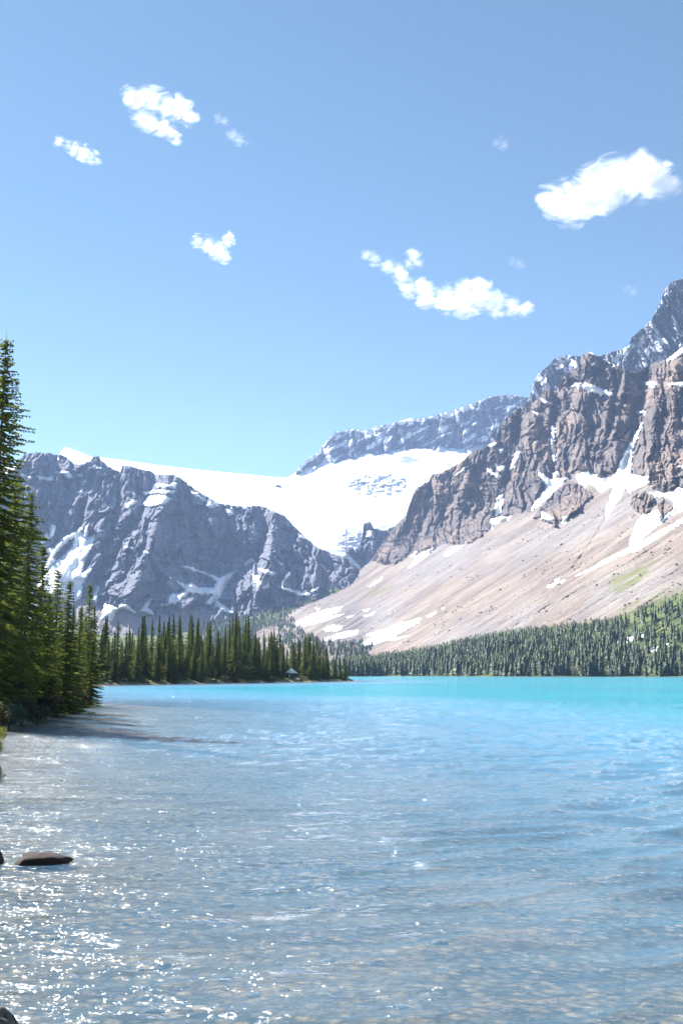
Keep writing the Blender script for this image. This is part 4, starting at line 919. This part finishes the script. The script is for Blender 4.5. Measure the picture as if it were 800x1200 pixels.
for i in range(6): bm.faces.new((hipf[i], hipf[(i + 1) % 6], hipb[(i + 1) % 6], hipb[i]))
bm.faces.new((bm.verts.new((-2.15, -2.21, 1.86)), bm.verts.new((2.15, -2.21, 1.86)), bm.verts.new((0, -0.72, 3.6))))
bm.faces.new((bm.verts.new((2.15, 1.91, 1.86)), bm.verts.new((-2.15, 1.91, 1.86)), bm.verts.new((0, 0.92, 3.6))))
bmesh.ops.recalc_face_normals(bm, faces=bm.faces[:]); me = bpy.data.meshes.new('roof'); bm.to_mesh(me); bm.free(); me.materials.append(MAT_ROOF); rf = obj('roof', me, hut)
box('chimney', 0.7, 1.0, 0.2, 0.5, 2.4, 3.7, MAT_GREYROCK, rf)

# ------------------------------------------------------------------ clouds: real volumes far above the lake, outside the haze
def cloud(label, blobs, zc=2600.0, dens=0.04, soft=1.4, thick=0.8, nscale=1.0):
    bx = np.array(blobs, float); c0 = bx[:, :2].mean(0); el = float(rays(c0[0], c0[1])[2]); R = (zc - CAM_H) / el
    C = at(bx[:, 0], bx[:, 1], np.full(len(bx), R)); rad = bx[:, 2] / F * math.hypot(R, zc) 
    o0 = C.mean(0); C = C - o0
    bm = bmesh.new()
    for c, r_ in zip(C, rad):
        g = bmesh.ops.create_icosphere(bm, subdivisions=3, radius=r_ * 1.08)
        for v in g['verts']: v.co = Vector(c) + Vector((v.co.x, v.co.y * thick, v.co.z))
    me = bpy.data.meshes.new('cloud'); bm.to_mesh(me); bm.free()
    o = obj('cloud', me); o.location = tuple(o0); tag(o, label, 'cloud', None)
    md = o.modifiers.new('union', 'REMESH'); md.mode = 'VOXEL'; md.voxel_size = float(rad.min()) * 0.35
    M = Mat('cloud_volume'); p = M.objc(); f = None
    for c, r_ in zip(C, rad):
        d = M.vmath('MULTIPLY', M.vmath('SUBTRACT', p, tuple(c)), (1, 1 / thick, 1))
        l = M.n('VectorMath', {0: d}, operation='LENGTH').outputs['Value']
        v = M.math('SUBTRACT', 1.0, M.math('DIVIDE', l, float(r_)))
        f = v if f is None else M.math('MAXIMUM', f, v)
    rm = float(np.median(rad))
    n = M.noise(M.n('Mapping', {'Vector': p, 'Rotation': (0, 0.5, 0), 'Scale': (0.7, 1, 1.25)}).outputs[0], nscale * 1.05 / rm, 5, 0.58, 1.3)
    v = M.math('ADD', f, M.math('MULTIPLY', M.math('SUBTRACT', n, 0.54), 3.6))
    v = M.math('MULTIPLY', M.ramp(v, 0.0, soft), M.ramp(f, 0.0, 0.15))
    vol = M.n('VolumePrincipled', {'Color': (1, 1, 1), 'Anisotropy': 0.2, 'Density': M.math('MULTIPLY', v, dens)})
    M.t.links.new(vol.outputs[0], M.out.inputs[1]); me.materials.append(M.m)
    return o
cloud('large bright cumulus cloud at the right, above the summit', [(655, 235, 26), (675, 232, 32), (700, 218, 36), (725, 208, 34), (748, 208, 34), (770, 212, 26), (786, 218, 16), (668, 250, 22), (640, 230, 16)])
cloud('long ragged cloud above the back ridge', [(478, 338, 15), (500, 346, 19), (522, 350, 22), (545, 350, 26), (560, 348, 26), (580, 356, 20), (600, 361, 15), (615, 362, 12), (492, 332, 12), (470, 325, 12), (545, 335, 14)])
cloud('thin slanting wisp joined to the left of the long ragged cloud', [(428, 298, 9), (440, 304, 12), (455, 311, 13), (467, 318, 12), (484, 300, 12), (480, 310, 10), (490, 308, 9)], dens=0.02)
cloud('hook shaped white cloud in the upper left sky', [(155, 113, 16), (165, 118, 20), (180, 118, 20), (195, 122, 19), (210, 128, 19), (220, 138, 15), (165, 137, 15), (178, 146, 13), (190, 150, 12), (200, 155, 11), (208, 163, 9), (170, 148, 11), (206, 112, 8)], nscale=1.0)
cloud('small elongated cloud left of the hook shaped cloud', [(70, 167, 9), (80, 171, 9), (88, 174, 11), (98, 179, 12), (108, 184, 10), (114, 188, 7)])
cloud('pair of faint wisps right of the hook shaped cloud', [(256, 139, 8), (263, 143, 8), (272, 157, 9), (281, 163, 10), (289, 167, 7)], dens=0.012)
cloud('small ragged cloud in the middle left sky', [(233, 283, 11), (243, 286, 13), (254, 293, 14), (263, 300, 11), (266, 283, 11), (268, 275, 7)])
cloud('faint tiny wisp left of the large cumulus', [(583, 166, 9), (590, 170, 9), (587, 160, 6)], dens=0.006)
cloud('faint tiny wisp above the long ragged cloud', [(600, 305, 8), (607, 308, 8), (613, 311, 5)], dens=0.006)
cloud('faint smudge of cloud below the large cumulus near the summit', [(735, 337, 9), (741, 341, 8)], dens=0.004)

# ------------------------------------------------------------------ haze
bm = bmesh.new(); bmesh.ops.create_cube(bm, size=1)
for v in bm.verts: v.co = (v.co.x * 11000, 2750 + v.co.y * 8500, -29.5 if v.co.z < 0 else 1520.0)
me = bpy.data.meshes.new('haze'); bm.to_mesh(me); bm.free()
hz = obj('haze', me); stuff(hz, 'thin blue mountain haze over the lake valley', 'haze')
M = Mat('haze'); vol = M.n('VolumePrincipled', {'Color': (0.45, 0.62, 1.0), 'Density': 0.000052, 'Anisotropy': 0.1}); M.t.links.new(vol.outputs[0], M.out.inputs[1]); me.materials.append(M.m)
